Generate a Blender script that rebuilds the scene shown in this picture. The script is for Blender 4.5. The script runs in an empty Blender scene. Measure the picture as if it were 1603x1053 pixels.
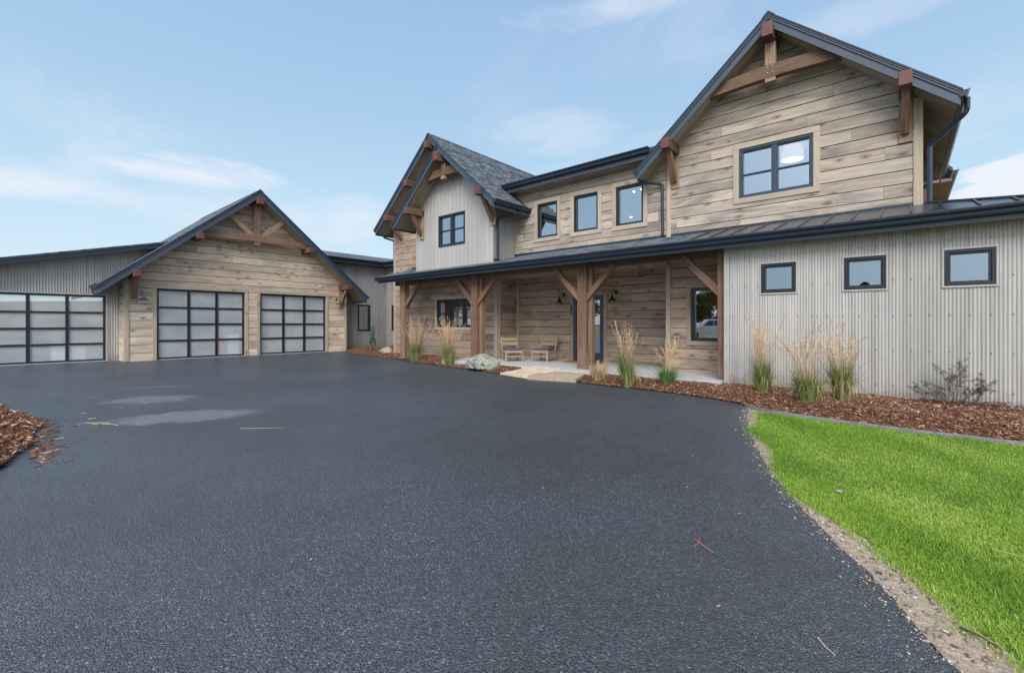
import bpy, math, random
import numpy as np
from mathutils import Vector, noise as mnoise
random.seed(7)
rng = np.random.default_rng(11)
SC = bpy.context.scene
COL = SC.collection

# ------------------------------------------------------------------ materials
class NT:
    def __init__(s, name):
        s.m = bpy.data.materials.new(name); s.m.use_nodes = True
        s.t = s.m.node_tree; s.t.nodes.clear()
        s.out = s.t.nodes.new('ShaderNodeOutputMaterial')
    def n(s, typ, ins=None, **at):
        nd = s.t.nodes.new('ShaderNode' + typ)
        for k, v in at.items(): setattr(nd, k, v)
        for k, v in (ins or {}).items():
            if isinstance(v, bpy.types.NodeSocket): s.t.links.new(v, nd.inputs[k])
            else: nd.inputs[k].default_value = v
        return nd
    def math(s, op, a, b=0.0, c=0.0, clamp=False):
        nd = s.t.nodes.new('ShaderNodeMath'); nd.operation = op; nd.use_clamp = clamp
        for i, v in enumerate((a, b, c)):
            if isinstance(v, bpy.types.NodeSocket): s.t.links.new(v, nd.inputs[i])
            else: nd.inputs[i].default_value = v
        return nd.outputs[0]
    def mix(s, f, a, b, blend='MIX'):
        nd = s.t.nodes.new('ShaderNodeMix'); nd.data_type = 'RGBA'; nd.blend_type = blend
        for i, v in ((0, f), (6, a), (7, b)):
            if isinstance(v, bpy.types.NodeSocket): s.t.links.new(v, nd.inputs[i])
            else: nd.inputs[i].default_value = v if i == 0 else (*v, 1)
        return nd.outputs[2]
    def ramp(s, f, stops, interp='LINEAR'):
        nd = s.t.nodes.new('ShaderNodeValToRGB'); nd.color_ramp.interpolation = interp
        e = nd.color_ramp.elements
        while len(e) < len(stops): e.new(0.5)
        for i, (p, c) in enumerate(stops):
            e[i].position = p; e[i].color = (*c, 1) if len(c) == 3 else c
        s.t.links.new(f, nd.inputs[0]); return nd.outputs[0]
    def uv(s, sc=(1, 1, 1), off=(0, 0, 0)):
        u = s.n('UVMap', uv_map='UVMap').outputs[0]
        return s.n('Mapping', {'Vector': u, 'Scale': sc, 'Location': off}).outputs[0]
    def obj(s, sc=(1, 1, 1)):
        u = s.n('TexCoord').outputs['Object']
        return s.n('Mapping', {'Vector': u, 'Scale': sc}).outputs[0]
    def noise(s, vec, scale=1., detail=3., rough=.55, dist=0., col=False):
        nd = s.n('TexNoise', {'Vector': vec, 'Scale': scale, 'Detail': detail, 'Roughness': rough, 'Distortion': dist})
        return nd.outputs['Color' if col else 'Fac']
    def rnd(s): return s.n('Attribute', attribute_name='rnd').outputs['Fac']
    def bump(s, h, strength=.3, dist=.01, normal=None):
        d = {'Height': h, 'Strength': strength, 'Distance': dist}
        if normal is not None: d['Normal'] = normal
        return s.n('Bump', d).outputs[0]
    def bsdf(s, color, rough=.6, metal=0., normal=None, spec=.5, **kw):
        d = {'Base Color': color if isinstance(color, bpy.types.NodeSocket) else (*color, 1), 'Roughness': rough,
             'Metallic': metal, 'Specular IOR Level': spec}
        if normal is not None: d['Normal'] = normal
        d.update(kw)
        b = s.n('BsdfPrincipled', d)
        s.t.links.new(b.outputs[0], s.out.inputs[0]); return b
MT = {}

def wood(name, cols, grain=.28, knots=.8, blotch=.5, grey=(.23, .205, .18), rough=.75, vs=1.0):
    t = NT(name); r = t.rnd()
    base = t.ramp(r, [(i / (len(cols) - 1), c) for i, c in enumerate(cols)])
    g = t.noise(t.uv((1.6, 34 * vs, 1)), 1.0, 5, .6, .8)
    g2 = t.noise(t.uv((.9, 9 * vs, 1)), 1.0, 4, .6, 1.4)
    b = t.noise(t.uv((.55, 2.2, 1)), 1.0, 4, .62, .6)
    c = t.mix(t.math('MULTIPLY', t.ramp(b, [(.46, (0, 0, 0)), (.66, (1, 1, 1))]), blotch), base, grey)
    gd = t.ramp(g, [(.28, (1 - grain * 1.1,) * 3), (.58, (1.0,) * 3), (.8, (1 + grain * .2,) * 3)])
    c = t.mix(1.0, c, gd, 'MULTIPLY')
    gd2 = t.ramp(g2, [(.33, (.68, .64, .6)), (.5, (1, 1, 1)), (.7, (1.12, 1.1, 1.06))])
    c = t.mix(grain * .9, c, gd2, 'MULTIPLY')
    # knots
    vv = t.uv((2.3, 5.2, 1)); nz = t.noise(t.uv((3, 9, 1)), 1., 2, col=True)
    vv2 = t.n('VectorMath', {0: vv, 1: t.n('VectorMath', {0: nz, 'Scale': .22}, operation='SCALE').outputs[0]}, operation='ADD').outputs[0]
    vo = t.n('TexVoronoi', {'Vector': vv2, 'Scale': 1.0, 'Randomness': 1.0}, voronoi_dimensions='2D')
    keep = t.math('GREATER_THAN', t.n('SeparateColor', {0: vo.outputs['Color']}).outputs[0], 1 - .24 * knots)
    kn = t.ramp(vo.outputs['Distance'], [(.0, (1, 1, 1)), (.075, (.92, .92, .92)), (.11, (.3, .3, .3)), (.15, (.5, .5, .5)), (.32, (0, 0, 0))])
    kf = t.math('MULTIPLY', t.math('MULTIPLY', kn, keep), .85)
    ck = t.noise(t.uv((.8, 60 * vs, 1), (3, 7, 0)), 1.0, 3, .5, .3)
    ckf = t.math('MULTIPLY', t.ramp(ck, [(.66, (0, 0, 0)), (.72, (1, 1, 1))]), .5 * grain / .3)
    c = t.mix(ckf, c, (.09, .065, .05)); c = t.mix(kf, c, (.07, .043, .028))
    n1 = t.bump(t.math('ADD', g, t.math('MULTIPLY', kf, -.6)), .5, .004)
    t.bsdf(c, rough, normal=n1, spec=.3); MT[name] = t.m; return t.m

def simple(name, col, rough=.5, metal=0., spec=.5, nz=0., scale=8., **kw):
    t = NT(name); c = col
    nrm = None
    if nz:
        f = t.noise(t.obj(), scale, 4, .6)
        c = t.mix(1.0, col, t.ramp(f, [(.3, (1 - nz,) * 3), (.7, (1 + nz * .5,) * 3)]), 'MULTIPLY')
        nrm = t.bump(f, .2, .003)
    t.bsdf(c, rough, metal, nrm, spec, **kw); MT[name] = t.m; return t.m

wood('siding', [(.34, .27, .222), (.50, .415, .345), (.40, .335, .28), (.58, .485, .40), (.37, .305, .26), (.50, .395, .32), (.44, .37, .31)], blotch=.95, grain=.34, grey=(.235, .205, .18))
wood('siding_garage', [(.47, .36, .27), (.68, .54, .405), (.53, .425, .33), (.76, .62, .47), (.47, .38, .30), (.68, .49, .355)], blotch=.7, grain=.33, grey=(.30, .26, .22))
wood('trim', [(.40, .325, .255), (.47, .385, .30)], knots=.35, blotch=.25, grain=.2)
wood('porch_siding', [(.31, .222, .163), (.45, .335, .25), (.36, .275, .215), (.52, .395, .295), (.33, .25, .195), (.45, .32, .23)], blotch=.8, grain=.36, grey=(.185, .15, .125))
wood('beam', [(.125, .070, .047), (.175, .102, .068), (.105, .06, .044), (.21, .13, .088)], knots=.6, blotch=.35, grey=(.17, .12, .09), grain=.45)
wood('post', [(.20, .112, .072), (.26, .152, .10), (.17, .094, .062)], knots=.5, blotch=.4, grey=(.26, .195, .145), grain=.5)
wood('light_beam', [(.30, .195, .125), (.37, .25, .165)], knots=.5, blotch=.3, grain=.35)
wood('soffit', [(.32, .255, .185), (.40, .32, .23), (.44, .35, .255)], knots=.6, blotch=.4, grain=.3)
wood('teak', [(.34, .245, .16), (.41, .30, .20)], knots=0, blotch=.15, grain=.3)
simple('end_stain', (.135, .045, .04), .55, nz=.35, scale=25)
simple('gap', (.025, .018, .013), .9)
simple('navy', (.010, .020, .038), .3, 0, .6, nz=.15, scale=3)
simple('fascia', (.046, .062, .092), .36, 0, .6, nz=.12, scale=6)
simple('black_frame', (.012, .016, .026), .35, 0, .5)
simple('blue_frame', (.030, .045, .075), .35, 0, .5)
simple('lamp_metal', (.05, .045, .04), .35, .8)
simple('galv_lamp', (.25, .25, .25), .28, .9)
simple('screw', (.05, .048, .045), .5)
simple('bolt', (.35, .33, .30), .4, .7)
simple('cushion', (.075, .085, .15), .85, nz=.2, scale=60)
simple('room', (.33, .24, .16), .8)
simple('curtain', (.36, .27, .20), .9)
simple('bark', (.07, .05, .035), .9, nz=.4, scale=30)
simple('maple_leaf', (.085, .072, .060), .6)
simple('truck_paint', (.75, .77, .78), .25, 0, .5, nz=.02)
simple('tyre', (.015, .015, .016), .8)
simple('tail_lamp', (.45, .02, .02), .3)
simple('chrome', (.5, .5, .52), .2, 1.0)
simple('shade_fabric', (.85, .78, .72), .8, **{'Emission Color': (1, .86, .76, 1), 'Emission Strength': .42})
simple('lamp_disc', (1, .95, .9), .5, **{'Emission Color': (1, .93, .84, 1), 'Emission Strength': 1.6})
simple('bulb', (1, .8, .55), .5, **{'Emission Color': (1, .72, .42, 1), 'Emission Strength': 14.0})
simple('mat_coir', (.27, .13, .055), .95, nz=.35, scale=80)
simple('outlet_plate', (.03, .03, .03), .4)
simple('white_rim', (.5, .5, .5), .4)

# corrugated weathered metal
def metal(name, base, dark, metallic=.25):
    t = NT(name)
    st = t.noise(t.uv((9, .35, 1)), 1., 5, .65)
    pt = t.noise(t.uv((1.2, .9, 1)), 1., 4, .6)
    c = t.mix(t.ramp(st, [(.38, (0, 0, 0)), (.68, (1, 1, 1))]), base, dark)
    c = t.mix(t.math('MULTIPLY', t.ramp(pt, [(.45, (0, 0, 0)), (.75, (1, 1, 1))]), .45), c, dark)
    c = t.mix(1.0, c, t.ramp(t.rnd(), [(0, (.93,) * 3), (1, (1.06,) * 3)]), 'MULTIPLY')
    hv = t.n('SeparateXYZ', {0: t.n('UVMap', uv_map='UVMap').outputs[0]}).outputs[1]
    mud = t.math('ADD', t.n('MapRange', {'Value': hv, 'From Min': .62, 'From Max': .12}).outputs[0], t.math('MULTIPLY', t.math('SUBTRACT', t.noise(t.uv((6, 6, 1)), 1.0, 5, .7), .5), 2.0))
    c = t.mix(t.math('MULTIPLY', t.n('MapRange', {'Value': mud, 'From Min': .55, 'From Max': 1.2}).outputs[0], .6), c, (.17, .125, .09))
    t.bsdf(c, .5, metallic, t.bump(st, .15, .003), .45); MT[name] = t.m
metal('corrugated', (.475, .452, .432), (.345, .325, .31))
metal('panel_metal', (.455, .43, .405), (.385, .36, .34), .2)
metal('corrugated_dark', (.30, .285, .28), (.21, .20, .20), .2)  # darker copy; the gable's return walls carry their shade in this colour

def shingles():
    t = NT('shingle')
    uv = t.uv((1, 1, 1))
    br = t.n('TexBrick', {'Vector': uv, 'Color1': (.16, .18, .20, 1), 'Color2': (.035, .045, .058, 1), 'Mortar': (.010, .012, .015, 1), 'Scale': 1.0,
             'Mortar Size': .008, 'Mortar Smooth': .2, 'Bias': 0.0, 'Brick Width': .24, 'Row Height': .125})
    nz = t.noise(uv, 60, 3, .7)
    c = t.mix(.7, br.outputs['Color'], t.ramp(nz, [(.3, (.45,) * 3), (.7, (1.5,) * 3)]), 'MULTIPLY')
    sep = t.n('SeparateXYZ', {0: uv}).outputs[1]
    saw = t.math('FRACT', t.math('DIVIDE', sep, .125))
    h = t.math('ADD', t.math('MULTIPLY', saw, 1.0), t.math('MULTIPLY', br.outputs['Fac'], -.8))
    h = t.math('ADD', h, t.math('MULTIPLY', nz, .35))
    t.bsdf(c, .75, 0, t.bump(h, .7, .012), .35); MT['shingle'] = t.m
shingles()
def standing():
    t = NT('standing_metal')
    nz = t.noise(t.uv((1.5, 1.5, 1)), 2.0, 5, .6, .5)
    c = t.mix(t.ramp(nz, [(.4, (0, 0, 0)), (.7, (1, 1, 1))]), (.028, .036, .05), (.11, .115, .12))
    t.bsdf(c, t.math('ADD', t.math('MULTIPLY', nz, .25), .18), .35, t.bump(nz, .2, .01), .6); MT['standing_metal'] = t.m
standing()

def glass(name, refl=.62, tint=(.82, .89, .97), dark=(.25, .27, .29)):
    t = NT(name)
    f = t.n('Fresnel', {'IOR': 1.5}).outputs[0]
    fac = t.math('ADD', t.math('MULTIPLY', f, 1 - refl), refl, clamp=True)
    wv = t.noise(t.obj(), 1.1, 1)
    gl = t.n('BsdfGlossy', {'Color': (*tint, 1), 'Roughness': .0, 'Normal': t.bump(wv, .03, .02)})
    tr = t.n('BsdfTransparent', {'Color': (*dark, 1)})
    mx = t.n('MixShader', {0: fac, 1: tr.outputs[0], 2: gl.outputs[0]})
    t.t.links.new(mx.outputs[0], t.out.inputs[0]); MT[name] = t.m
glass('glass', .52, (.78, .86, .96), (.6, .6, .6))
glass('glass_small', .34, (.70, .84, .98), (.35, .4, .45))
glass('porch_glass', .45, (.9, .93, .97), (.7, .7, .7))
def frosted():
    t = NT('frosted')
    n1 = t.noise(t.obj((.9, .9, 1.6)), 1.1, 4, .6, .4)
    c = t.mix(t.ramp(n1, [(.35, (0, 0, 0)), (.65, (1, 1, 1))]), (.60, .66, .70), (.80, .81, .81))
    pr = t.bsdf(c, .24, 0, t.bump(n1, .08, .02), .9)
    pr.inputs['Coat Weight'].default_value = .5; pr.inputs['Coat Roughness'].default_value = .12
    tp = t.n('BsdfTransparent', {'Color': (.9, .93, .95, 1)}); mx = t.n('MixShader', {0: .48, 1: pr.outputs[0], 2: tp.outputs[0]})
    t.t.links.new(mx.outputs[0], t.out.inputs[0]); MT['frosted'] = t.m
frosted()

def asphalt():
    t = NT('asphalt'); o = t.n('TexCoord').outputs['Object']
    v = t.n('TexVoronoi', {'Vector': o, 'Scale': 112., 'Randomness': 1.}, feature='F1')
    v2 = t.n('TexVoronoi', {'Vector': o, 'Scale': 210., 'Randomness': 1.}, feature='F1')
    cr = t.n('SeparateColor', {0: v.outputs['Color']}).outputs[0]
    cr2 = t.n('SeparateColor', {0: v2.outputs['Color']}).outputs[0]
    big = t.noise(o, .35, 5, .6); mid = t.noise(o, 2.3, 4, .6)
    c = t.ramp(cr, [(0, (.002, .003, .005)), (.35, (.007, .010, .015)), (.72, (.030, .039, .053)), (.93, (.080, .096, .12)), (1, (.24, .26, .28))])
    c = t.mix(.38, c, t.ramp(cr2, [(0, (.005, .008, .013)), (.8, (.028, .036, .050)), (1, (.15, .16, .175))]))
    c = t.mix(1., c, t.ramp(big, [(.32, (.70,) * 3), (.68, (1.45,) * 3)]), 'MULTIPLY')
    c = t.mix(1., c, t.ramp(mid, [(.3, (.85,) * 3), (.7, (1.15,) * 3)]), 'MULTIPLY')
    # pale dusty stains, each an irregular patch lying where it lies on the drive
    sx = t.n('SeparateXYZ', {0: o}); X, Y = sx.outputs[0], sx.outputs[1]
    wob = t.noise(o, 2.1, 8, .68, .6)
    tot = None
    for (cx, cy, ang, a, b, st) in ((-8.45, 2.05, 62, .98, .52, .66), (-10.9, 2.05, 60, .72, .5, .55), (-12.9, 2.5, 60, .6, .14, .35), (-12.0, 1.3, 60, .25, .08, .3), (-8.9, 1.1, 45, .35, .1, .35), (-14.3, 3.6, 60, .4, .1, .25)):
        ca, sa = math.cos(math.radians(ang)), math.sin(math.radians(ang))
        dx = t.math('SUBTRACT', X, cx); dy = t.math('SUBTRACT', Y, cy)
        p = t.math('DIVIDE', t.math('ADD', t.math('MULTIPLY', dx, ca), t.math('MULTIPLY', dy, sa)), a)
        q = t.math('DIVIDE', t.math('SUBTRACT', t.math('MULTIPLY', dy, ca), t.math('MULTIPLY', dx, sa)), b)
        d = t.math('ADD', t.math('MULTIPLY', p, p), t.math('MULTIPLY', q, q))
        d = t.math('ADD', d, t.math('MULTIPLY', t.math('SUBTRACT', wob, .5), 3.4))
        m = t.math('MULTIPLY', t.n('MapRange', {'Value': d, 'From Min': 1.3, 'From Max': .5}).outputs[0], st)
        tot = m if tot is None else t.math('MAXIMUM', tot, m)
    tot = t.math('MULTIPLY', tot, t.n('MapRange', {'Value': t.noise(o, 9.0, 6, .7), 'From Min': .3, 'From Max': .6, 'To Min': .45}).outputs[0])
    c = t.mix(tot, c, t.mix(cr, (.15, .15, .155), (.34, .34, .34)))
    h = t.math('ADD', t.math('MULTIPLY', v.outputs['Distance'], -1.0), t.math('MULTIPLY', v2.outputs['Distance'], -.5))
    pb = t.bsdf(c, t.math('ADD', t.math('ADD', t.math('MULTIPLY', cr, .2), .20), t.math('MULTIPLY', big, .22)), 0, t.bump(h, .85, .012), 1.0)
    pb.inputs['Coat Weight'].default_value = .10; pb.inputs['Coat Roughness'].default_value = .38; pb.inputs['Coat Tint'].default_value = (.85, .93, 1, 1); MT['asphalt'] = t.m
asphalt()

def speck(name, stops, scale, rough=.9, bumpd=.01, stretch=(1, 1, 1)):
    t = NT(name); o = t.obj(stretch)
    n1 = t.noise(o, scale, 6, .7, .3); v = t.n('TexVoronoi', {'Vector': o, 'Scale': scale * 4}).outputs['Distance']
    f = t.math('ADD', t.math('MULTIPLY', n1, .8), t.math('MULTIPLY', v, .25))
    t.bsdf(t.ramp(f, stops), rough, 0, t.bump(f, .8, bumpd), .25); MT[name] = t.m
speck('soil', [(.3, (.05, .04, .028)), (.7, (.13, .105, .075))], 9)
speck('dry_ground', [(.3, (.10, .10, .045)), (.7, (.30, .26, .13))], 1.5)
speck('gravel_dirt', [(.28, (.13, .092, .065)), (.5, (.32, .245, .18)), (.75, (.50, .41, .32))], 22)
speck('mulch', [(.3, (.018, .009, .006)), (.5, (.085, .036, .022)), (.72, (.20, .10, .06))], 16, bumpd=.03)
speck('lawn', [(.3, (.03, .07, .008)), (.7, (.10, .19, .02))], 14)
speck('concrete', [(.3, (.33, .33, .335)), (.7, (.46, .46, .46))], 5, bumpd=.002)
speck('edging_stone', [(.3, (.13, .135, .14)), (.7, (.24, .24, .25))], 8, bumpd=.003)
speck('flagstone', [(.3, (.28, .21, .14)), (.5, (.50, .40, .28)), (.75, (.62, .54, .42))], 4, bumpd=.008)
speck('rock', [(.36, (.05, .055, .045)), (.47, (.16, .175, .145)), (.57, (.29, .305, .26)), (.82, (.50, .51, .47))], 6, bumpd=.05)

def ramp_rnd(name, stops, rough=.7, spec=.3, trans=0.):
    t = NT(name)
    c = t.ramp(t.rnd(), stops)
    b = t.bsdf(c, rough, 0, None, spec)
    if trans:
        tl = t.n('BsdfTranslucent', {'Color': c})
        mx = t.n('MixShader', {0: trans, 1: b.outputs[0], 2: tl.outputs[0]})
        t.t.links.new(mx.outputs[0], t.out.inputs[0])
    MT[name] = t.m
ramp_rnd('blade', [(0, (.11, .22, .018)), (.3, (.22, .37, .035)), (.65, (.37, .52, .07)), (.9, (.54, .60, .15)), (1, (.66, .58, .33))], .55, .3, .35)
ramp_rnd('chip', [(0, (.05, .018, .010)), (.35, (.14, .056, .030)), (.65, (.24, .105, .058)), (.86, (.36, .19, .115)), (.95, (.56, .37, .23)), (1, (.66, .50, .36))], .8)
ramp_rnd('pebble', [(0, (.13, .10, .08)), (.6, (.30, .25, .20)), (1, (.55, .50, .44))], .8)
ramp_rnd('tuft_green', [(0, (.04, .09, .02)), (.5, (.13, .21, .045)), (.75, (.27, .31, .09)), (.9, (.46, .39, .19)), (1, (.58, .47, .28))], .6, .3, .3)
ramp_rnd('tuft_bright', [(0, (.03, .13, .03)), (.6, (.07, .25, .06)), (1, (.25, .34, .09))], .6, .3, .3)
ramp_rnd('plume', [(0, (.42, .25, .13)), (.5, (.60, .40, .23)), (1, (.72, .56, .38))], .8, .2, .3)
ramp_rnd('conifer', [(0, (.015, .06, .035)), (.6, (.045, .14, .075)), (1, (.16, .29, .17))], .6, .3, .1)
ramp_rnd('tree_leaf', [(0, (.02, .045, .01)), (.6, (.05, .10, .02)), (1, (.10, .16, .04))], .6, .3, .2)

# ------------------------------------------------------------------ mesh building
def tag(o, label=None, cat=None, group=None, kind=None):
    if label: o['label'] = label
    if cat: o['category'] = cat
    if group: o['group'] = group
    if kind: o['kind'] = kind
    return o
def thing(name, label, cat, loc=(0, 0, 0), group=None, rz=0):
    o = bpy.data.objects.new(name, None); COL.objects.link(o); o.location = loc; o.rotation_euler = (0, 0, rz)
    o.empty_display_size = .2
    return tag(o, label, cat, group)
def worldloc(p):
    v = Vector((0, 0, 0))
    while p is not None: v += Vector(p.location); p = p.parent
    return v
class MB:
    def __init__(s): s.V = []; s.F = []; s.U = []; s.M = []; s.R = []
    def v(s, p): s.V.append(tuple(p)); return len(s.V) - 1
    def face(s, pts, uv=None, m=0, r=0.):
        idx = [p if isinstance(p, int) else s.v(p) for p in pts]
        if uv is None:
            P = [Vector(s.V[i]) for i in idx]; n = (P[1] - P[0]).cross(P[-1] - P[0])
            a = (abs(n.x), abs(n.y), abs(n.z)); k = a.index(max(a))
            uv = [((q.y, q.z) if k == 0 else (q.x, q.z) if k == 1 else (q.x, q.y)) for q in P]
        s.F.append(idx); s.U.append(uv); s.M.append(m); s.R.append(r)
    def beam(s, p0, p1, w, h, up=(0, 0, 1), m=0, r=None, mend=None, roll=None):
        p0, p1 = Vector(p0), Vector(p1); a = (p1 - p0); L = a.length; a /= L
        sd = a.cross(Vector(up));
        if sd.length < 1e-4: sd = Vector((1, 0, 0))
        sd.normalize(); t = sd.cross(a)
        if r is None: r = random.random()
        of = r * 37
        ids = []
        for e in (p0, p1):
            for (x, y) in ((-1, -1), (1, -1), (1, 1), (-1, 1)): ids.append(s.v(e + sd * (x * w / 2) + t * (y * h / 2)))
        for k in range(4):
            a0, a1 = k, (k + 1) % 4
            wd = w if k % 2 == 0 else h
            s.face([ids[a0], ids[4 + a0], ids[4 + a1], ids[a1]][::-1], [(of, of + wd), (of + L, of + wd), (of + L, of), (of, of)], m, r)
        me = m if mend is None else mend
        s.face([ids[0], ids[1], ids[2], ids[3]][::-1], [(of, of), (of + w * .2, of), (of + w * .2, of + h), (of, of + h)], m, r)
        s.face([ids[4], ids[5], ids[6], ids[7]], [(of, of), (of + w * .2, of), (of + w * .2, of + h), (of, of + h)], me, r)
    def prism(s, poly, fr, n0, n1, m=0, r=None, grain=None):
        """poly (u,v) counter-clockwise seen from the front, from n0 (back) to n1 (front)"""
        if r is None: r = random.random()
        of = r * 37
        A = [s.v(fr.P(u, v, n1)) for u, v in poly]; B = [s.v(fr.P(u, v, n0)) for u, v in poly]
        us = [p[0] for p in poly]; vs = [p[1] for p in poly]
        # board direction = longest edge
        k = max(range(len(poly)), key=lambda i: math.hypot(poly[i][0] - poly[i - 1][0], poly[i][1] - poly[i - 1][1]))
        dx, dy = poly[k][0] - poly[k - 1][0], poly[k][1] - poly[k - 1][1]; L = math.hypot(dx, dy) or 1; dx /= L; dy /= L
        if grain: dx, dy = grain
        uvf = [(of + u * dx + v * dy, of - u * dy + v * dx) for u, v in poly]
        s.face(A, uvf, m, r); s.face(B[::-1], uvf[::-1], m, r)
        d = abs(n1 - n0)
        for i in range(len(poly)):
            j = (i + 1) % len(poly); l = math.hypot(poly[i][0] - poly[j][0], poly[i][1] - poly[j][1])
            s.face([A[j], A[i], B[i], B[j]], [(of + l, of), (of, of), (of, of + d), (of + l, of + d)], m, r)
    def box(s, fr, u0, u1, v0, v1, n0, n1, m=0, r=None):
        s.prism([(u0, v0), (u1, v0), (u1, v1), (u0, v1)], fr, n0, n1, m, r)
    def tube(s, path, rad, seg=8, m=0, r=0., caps=True, square=False):
        P = [Vector(p) for p in path]; rings = []
        if not hasattr(rad, '__len__'): rad = [rad] * len(P)
        for i, p in enumerate(P):
            a = (P[min(i + 1, len(P) - 1)] - P[max(i - 1, 0)]).normalized()
            ref = Vector((0, 0, 1)) if abs(a.z) < .9 else Vector((0, 1, 0))
            x = a.cross(ref).normalized(); y = x.cross(a)
            rings.append([s.v(p + (x * math.cos(2 * math.pi * (k + (.5 if seg == 4 else 0)) / seg) + y * math.sin(2 * math.pi * (k + (.5 if seg == 4 else 0)) / seg)) * rad[i]) for k in range(seg)])
        for i in range(len(P) - 1):
            for k in range(seg):
                k2 = (k + 1) % seg
                s.face([rings[i][k], rings[i][k2], rings[i + 1][k2], rings[i + 1][k]][::-1], [(i, k), (i, k + 1), (i + 1, k + 1), (i + 1, k)], m, r)
        if caps: s.face(rings[0][:], None, m, r); s.face(rings[-1][::-1], None, m, r)
    def lathe(s, c, prof, seg=20, m=0, axis=(0, 0, 1)):
        c = Vector(c); ax = Vector(axis).normalized(); x = ax.orthogonal().normalized(); y = ax.cross(x); rings = []
        for rr, z in prof: rings.append([s.v(c + ax * z + (x * math.cos(2 * math.pi * k / seg) + y * math.sin(2 * math.pi * k / seg)) * rr) for k in range(seg)])
        for i in range(len(prof) - 1):
            for k in range(seg):
                k2 = (k + 1) % seg; s.face([rings[i][k], rings[i][k2], rings[i + 1][k2], rings[i + 1][k]], None, m)
    def split(s, name, mats, parent=None, bevel=0., smooth=False, label=None):
        """one object per connected piece"""
        par = list(range(len(s.V)))
        def find(a):
            while par[a] != a: par[a] = par[par[a]]; a = par[a]
            return a
        for f in s.F:
            r0 = find(f[0])
            for k in f[1:]: par[find(k)] = r0
        groups = {}
        for i, f in enumerate(s.F): groups.setdefault(find(f[0]), []).append(i)
        out = []
        for idx in groups.values():
            m2 = MB(); mp = {}
            for i in idx:
                ids = []
                for k in s.F[i]:
                    if k not in mp: mp[k] = m2.v(s.V[k])
                    ids.append(mp[k])
                m2.F.append(ids); m2.U.append(s.U[i]); m2.M.append(s.M[i]); m2.R.append(s.R[i])
            out.append(m2.build(name, mats, parent, bevel, smooth))
        return out
    def build(s, name, mats, parent=None, bevel=0., smooth=False, loc=None):
        me = bpy.data.meshes.new(name)
        o = bpy.data.objects.new(name, me); COL.objects.link(o)
        if parent is not None: o.parent = parent
        org = worldloc(parent)
        if loc is not None: o.location = Vector(loc) - org; org = Vector(loc)
        me.from_pydata([(x - org.x, y - org.y, z - org.z) for x, y, z in s.V], [], s.F)
        uvl = me.uv_layers.new(name='UVMap')
        uvl.data.foreach_set('uv', [c for f in s.U for uv in f for c in uv])
        at = me.attributes.new('rnd', 'FLOAT', 'FACE'); at.data.foreach_set('value', s.R)
        for mm in (mats if isinstance(mats, (list, tuple)) else [mats]): me.materials.append(MT[mm])
        me.polygons.foreach_set('material_index', s.M)
        if smooth: me.polygons.foreach_set('use_smooth', [True] * len(s.F))
        if bevel:
            b = o.modifiers.new('bevel', 'BEVEL'); b.width = bevel; b.segments = 2; b.limit_method = 'ANGLE'; b.angle_limit = .6
        me.update(); return o
def np_mesh(name, verts, faces, rnd, mats, parent=None, midx=None, smooth=False):
    me = bpy.data.meshes.new(name); n = len(verts); k = faces.shape[1]; nf = len(faces)
    me.vertices.add(n); me.vertices.foreach_set('co', verts.astype(np.float32).ravel())
    me.loops.add(nf * k); me.loops.foreach_set('vertex_index', faces.astype(np.int32).ravel())
    me.polygons.add(nf); me.polygons.foreach_set('loop_start', np.arange(0, nf * k, k, dtype=np.int32))
    try: me.polygons.foreach_set('loop_total', np.full(nf, k, dtype=np.int32))
    except Exception: pass
    me.update(calc_edges=True)
    at = me.attributes.new('rnd', 'FLOAT', 'FACE'); at.data.foreach_set('value', rnd.astype(np.float32))
    for mm in (mats if isinstance(mats, (list, tuple)) else [mats]): me.materials.append(MT[mm])
    if midx is not None: me.polygons.foreach_set('material_index', midx.astype(np.int32))
    if smooth: me.polygons.foreach_set('use_smooth', np.ones(nf, dtype=bool))
    o = bpy.data.objects.new(name, me); COL.objects.link(o)
    if parent is not None: o.parent = parent
    return o

class Fr:
    def __init__(s, O, U, N): s.O, s.U, s.N = Vector(O), Vector(U), Vector(N)
    def P(s, u, v, n=0.): return s.O + s.U * u + s.N * n + Vector((0, 0, v))
def frY(Y): return Fr((0, Y, 0), (1, 0, 0), (0, -1, 0))       # wall facing the drive, u = X
def frX(X): return Fr((X, 0, 0), (0, 1, 0), (1, 0, 0))        # wall facing right, u = Y

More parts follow.
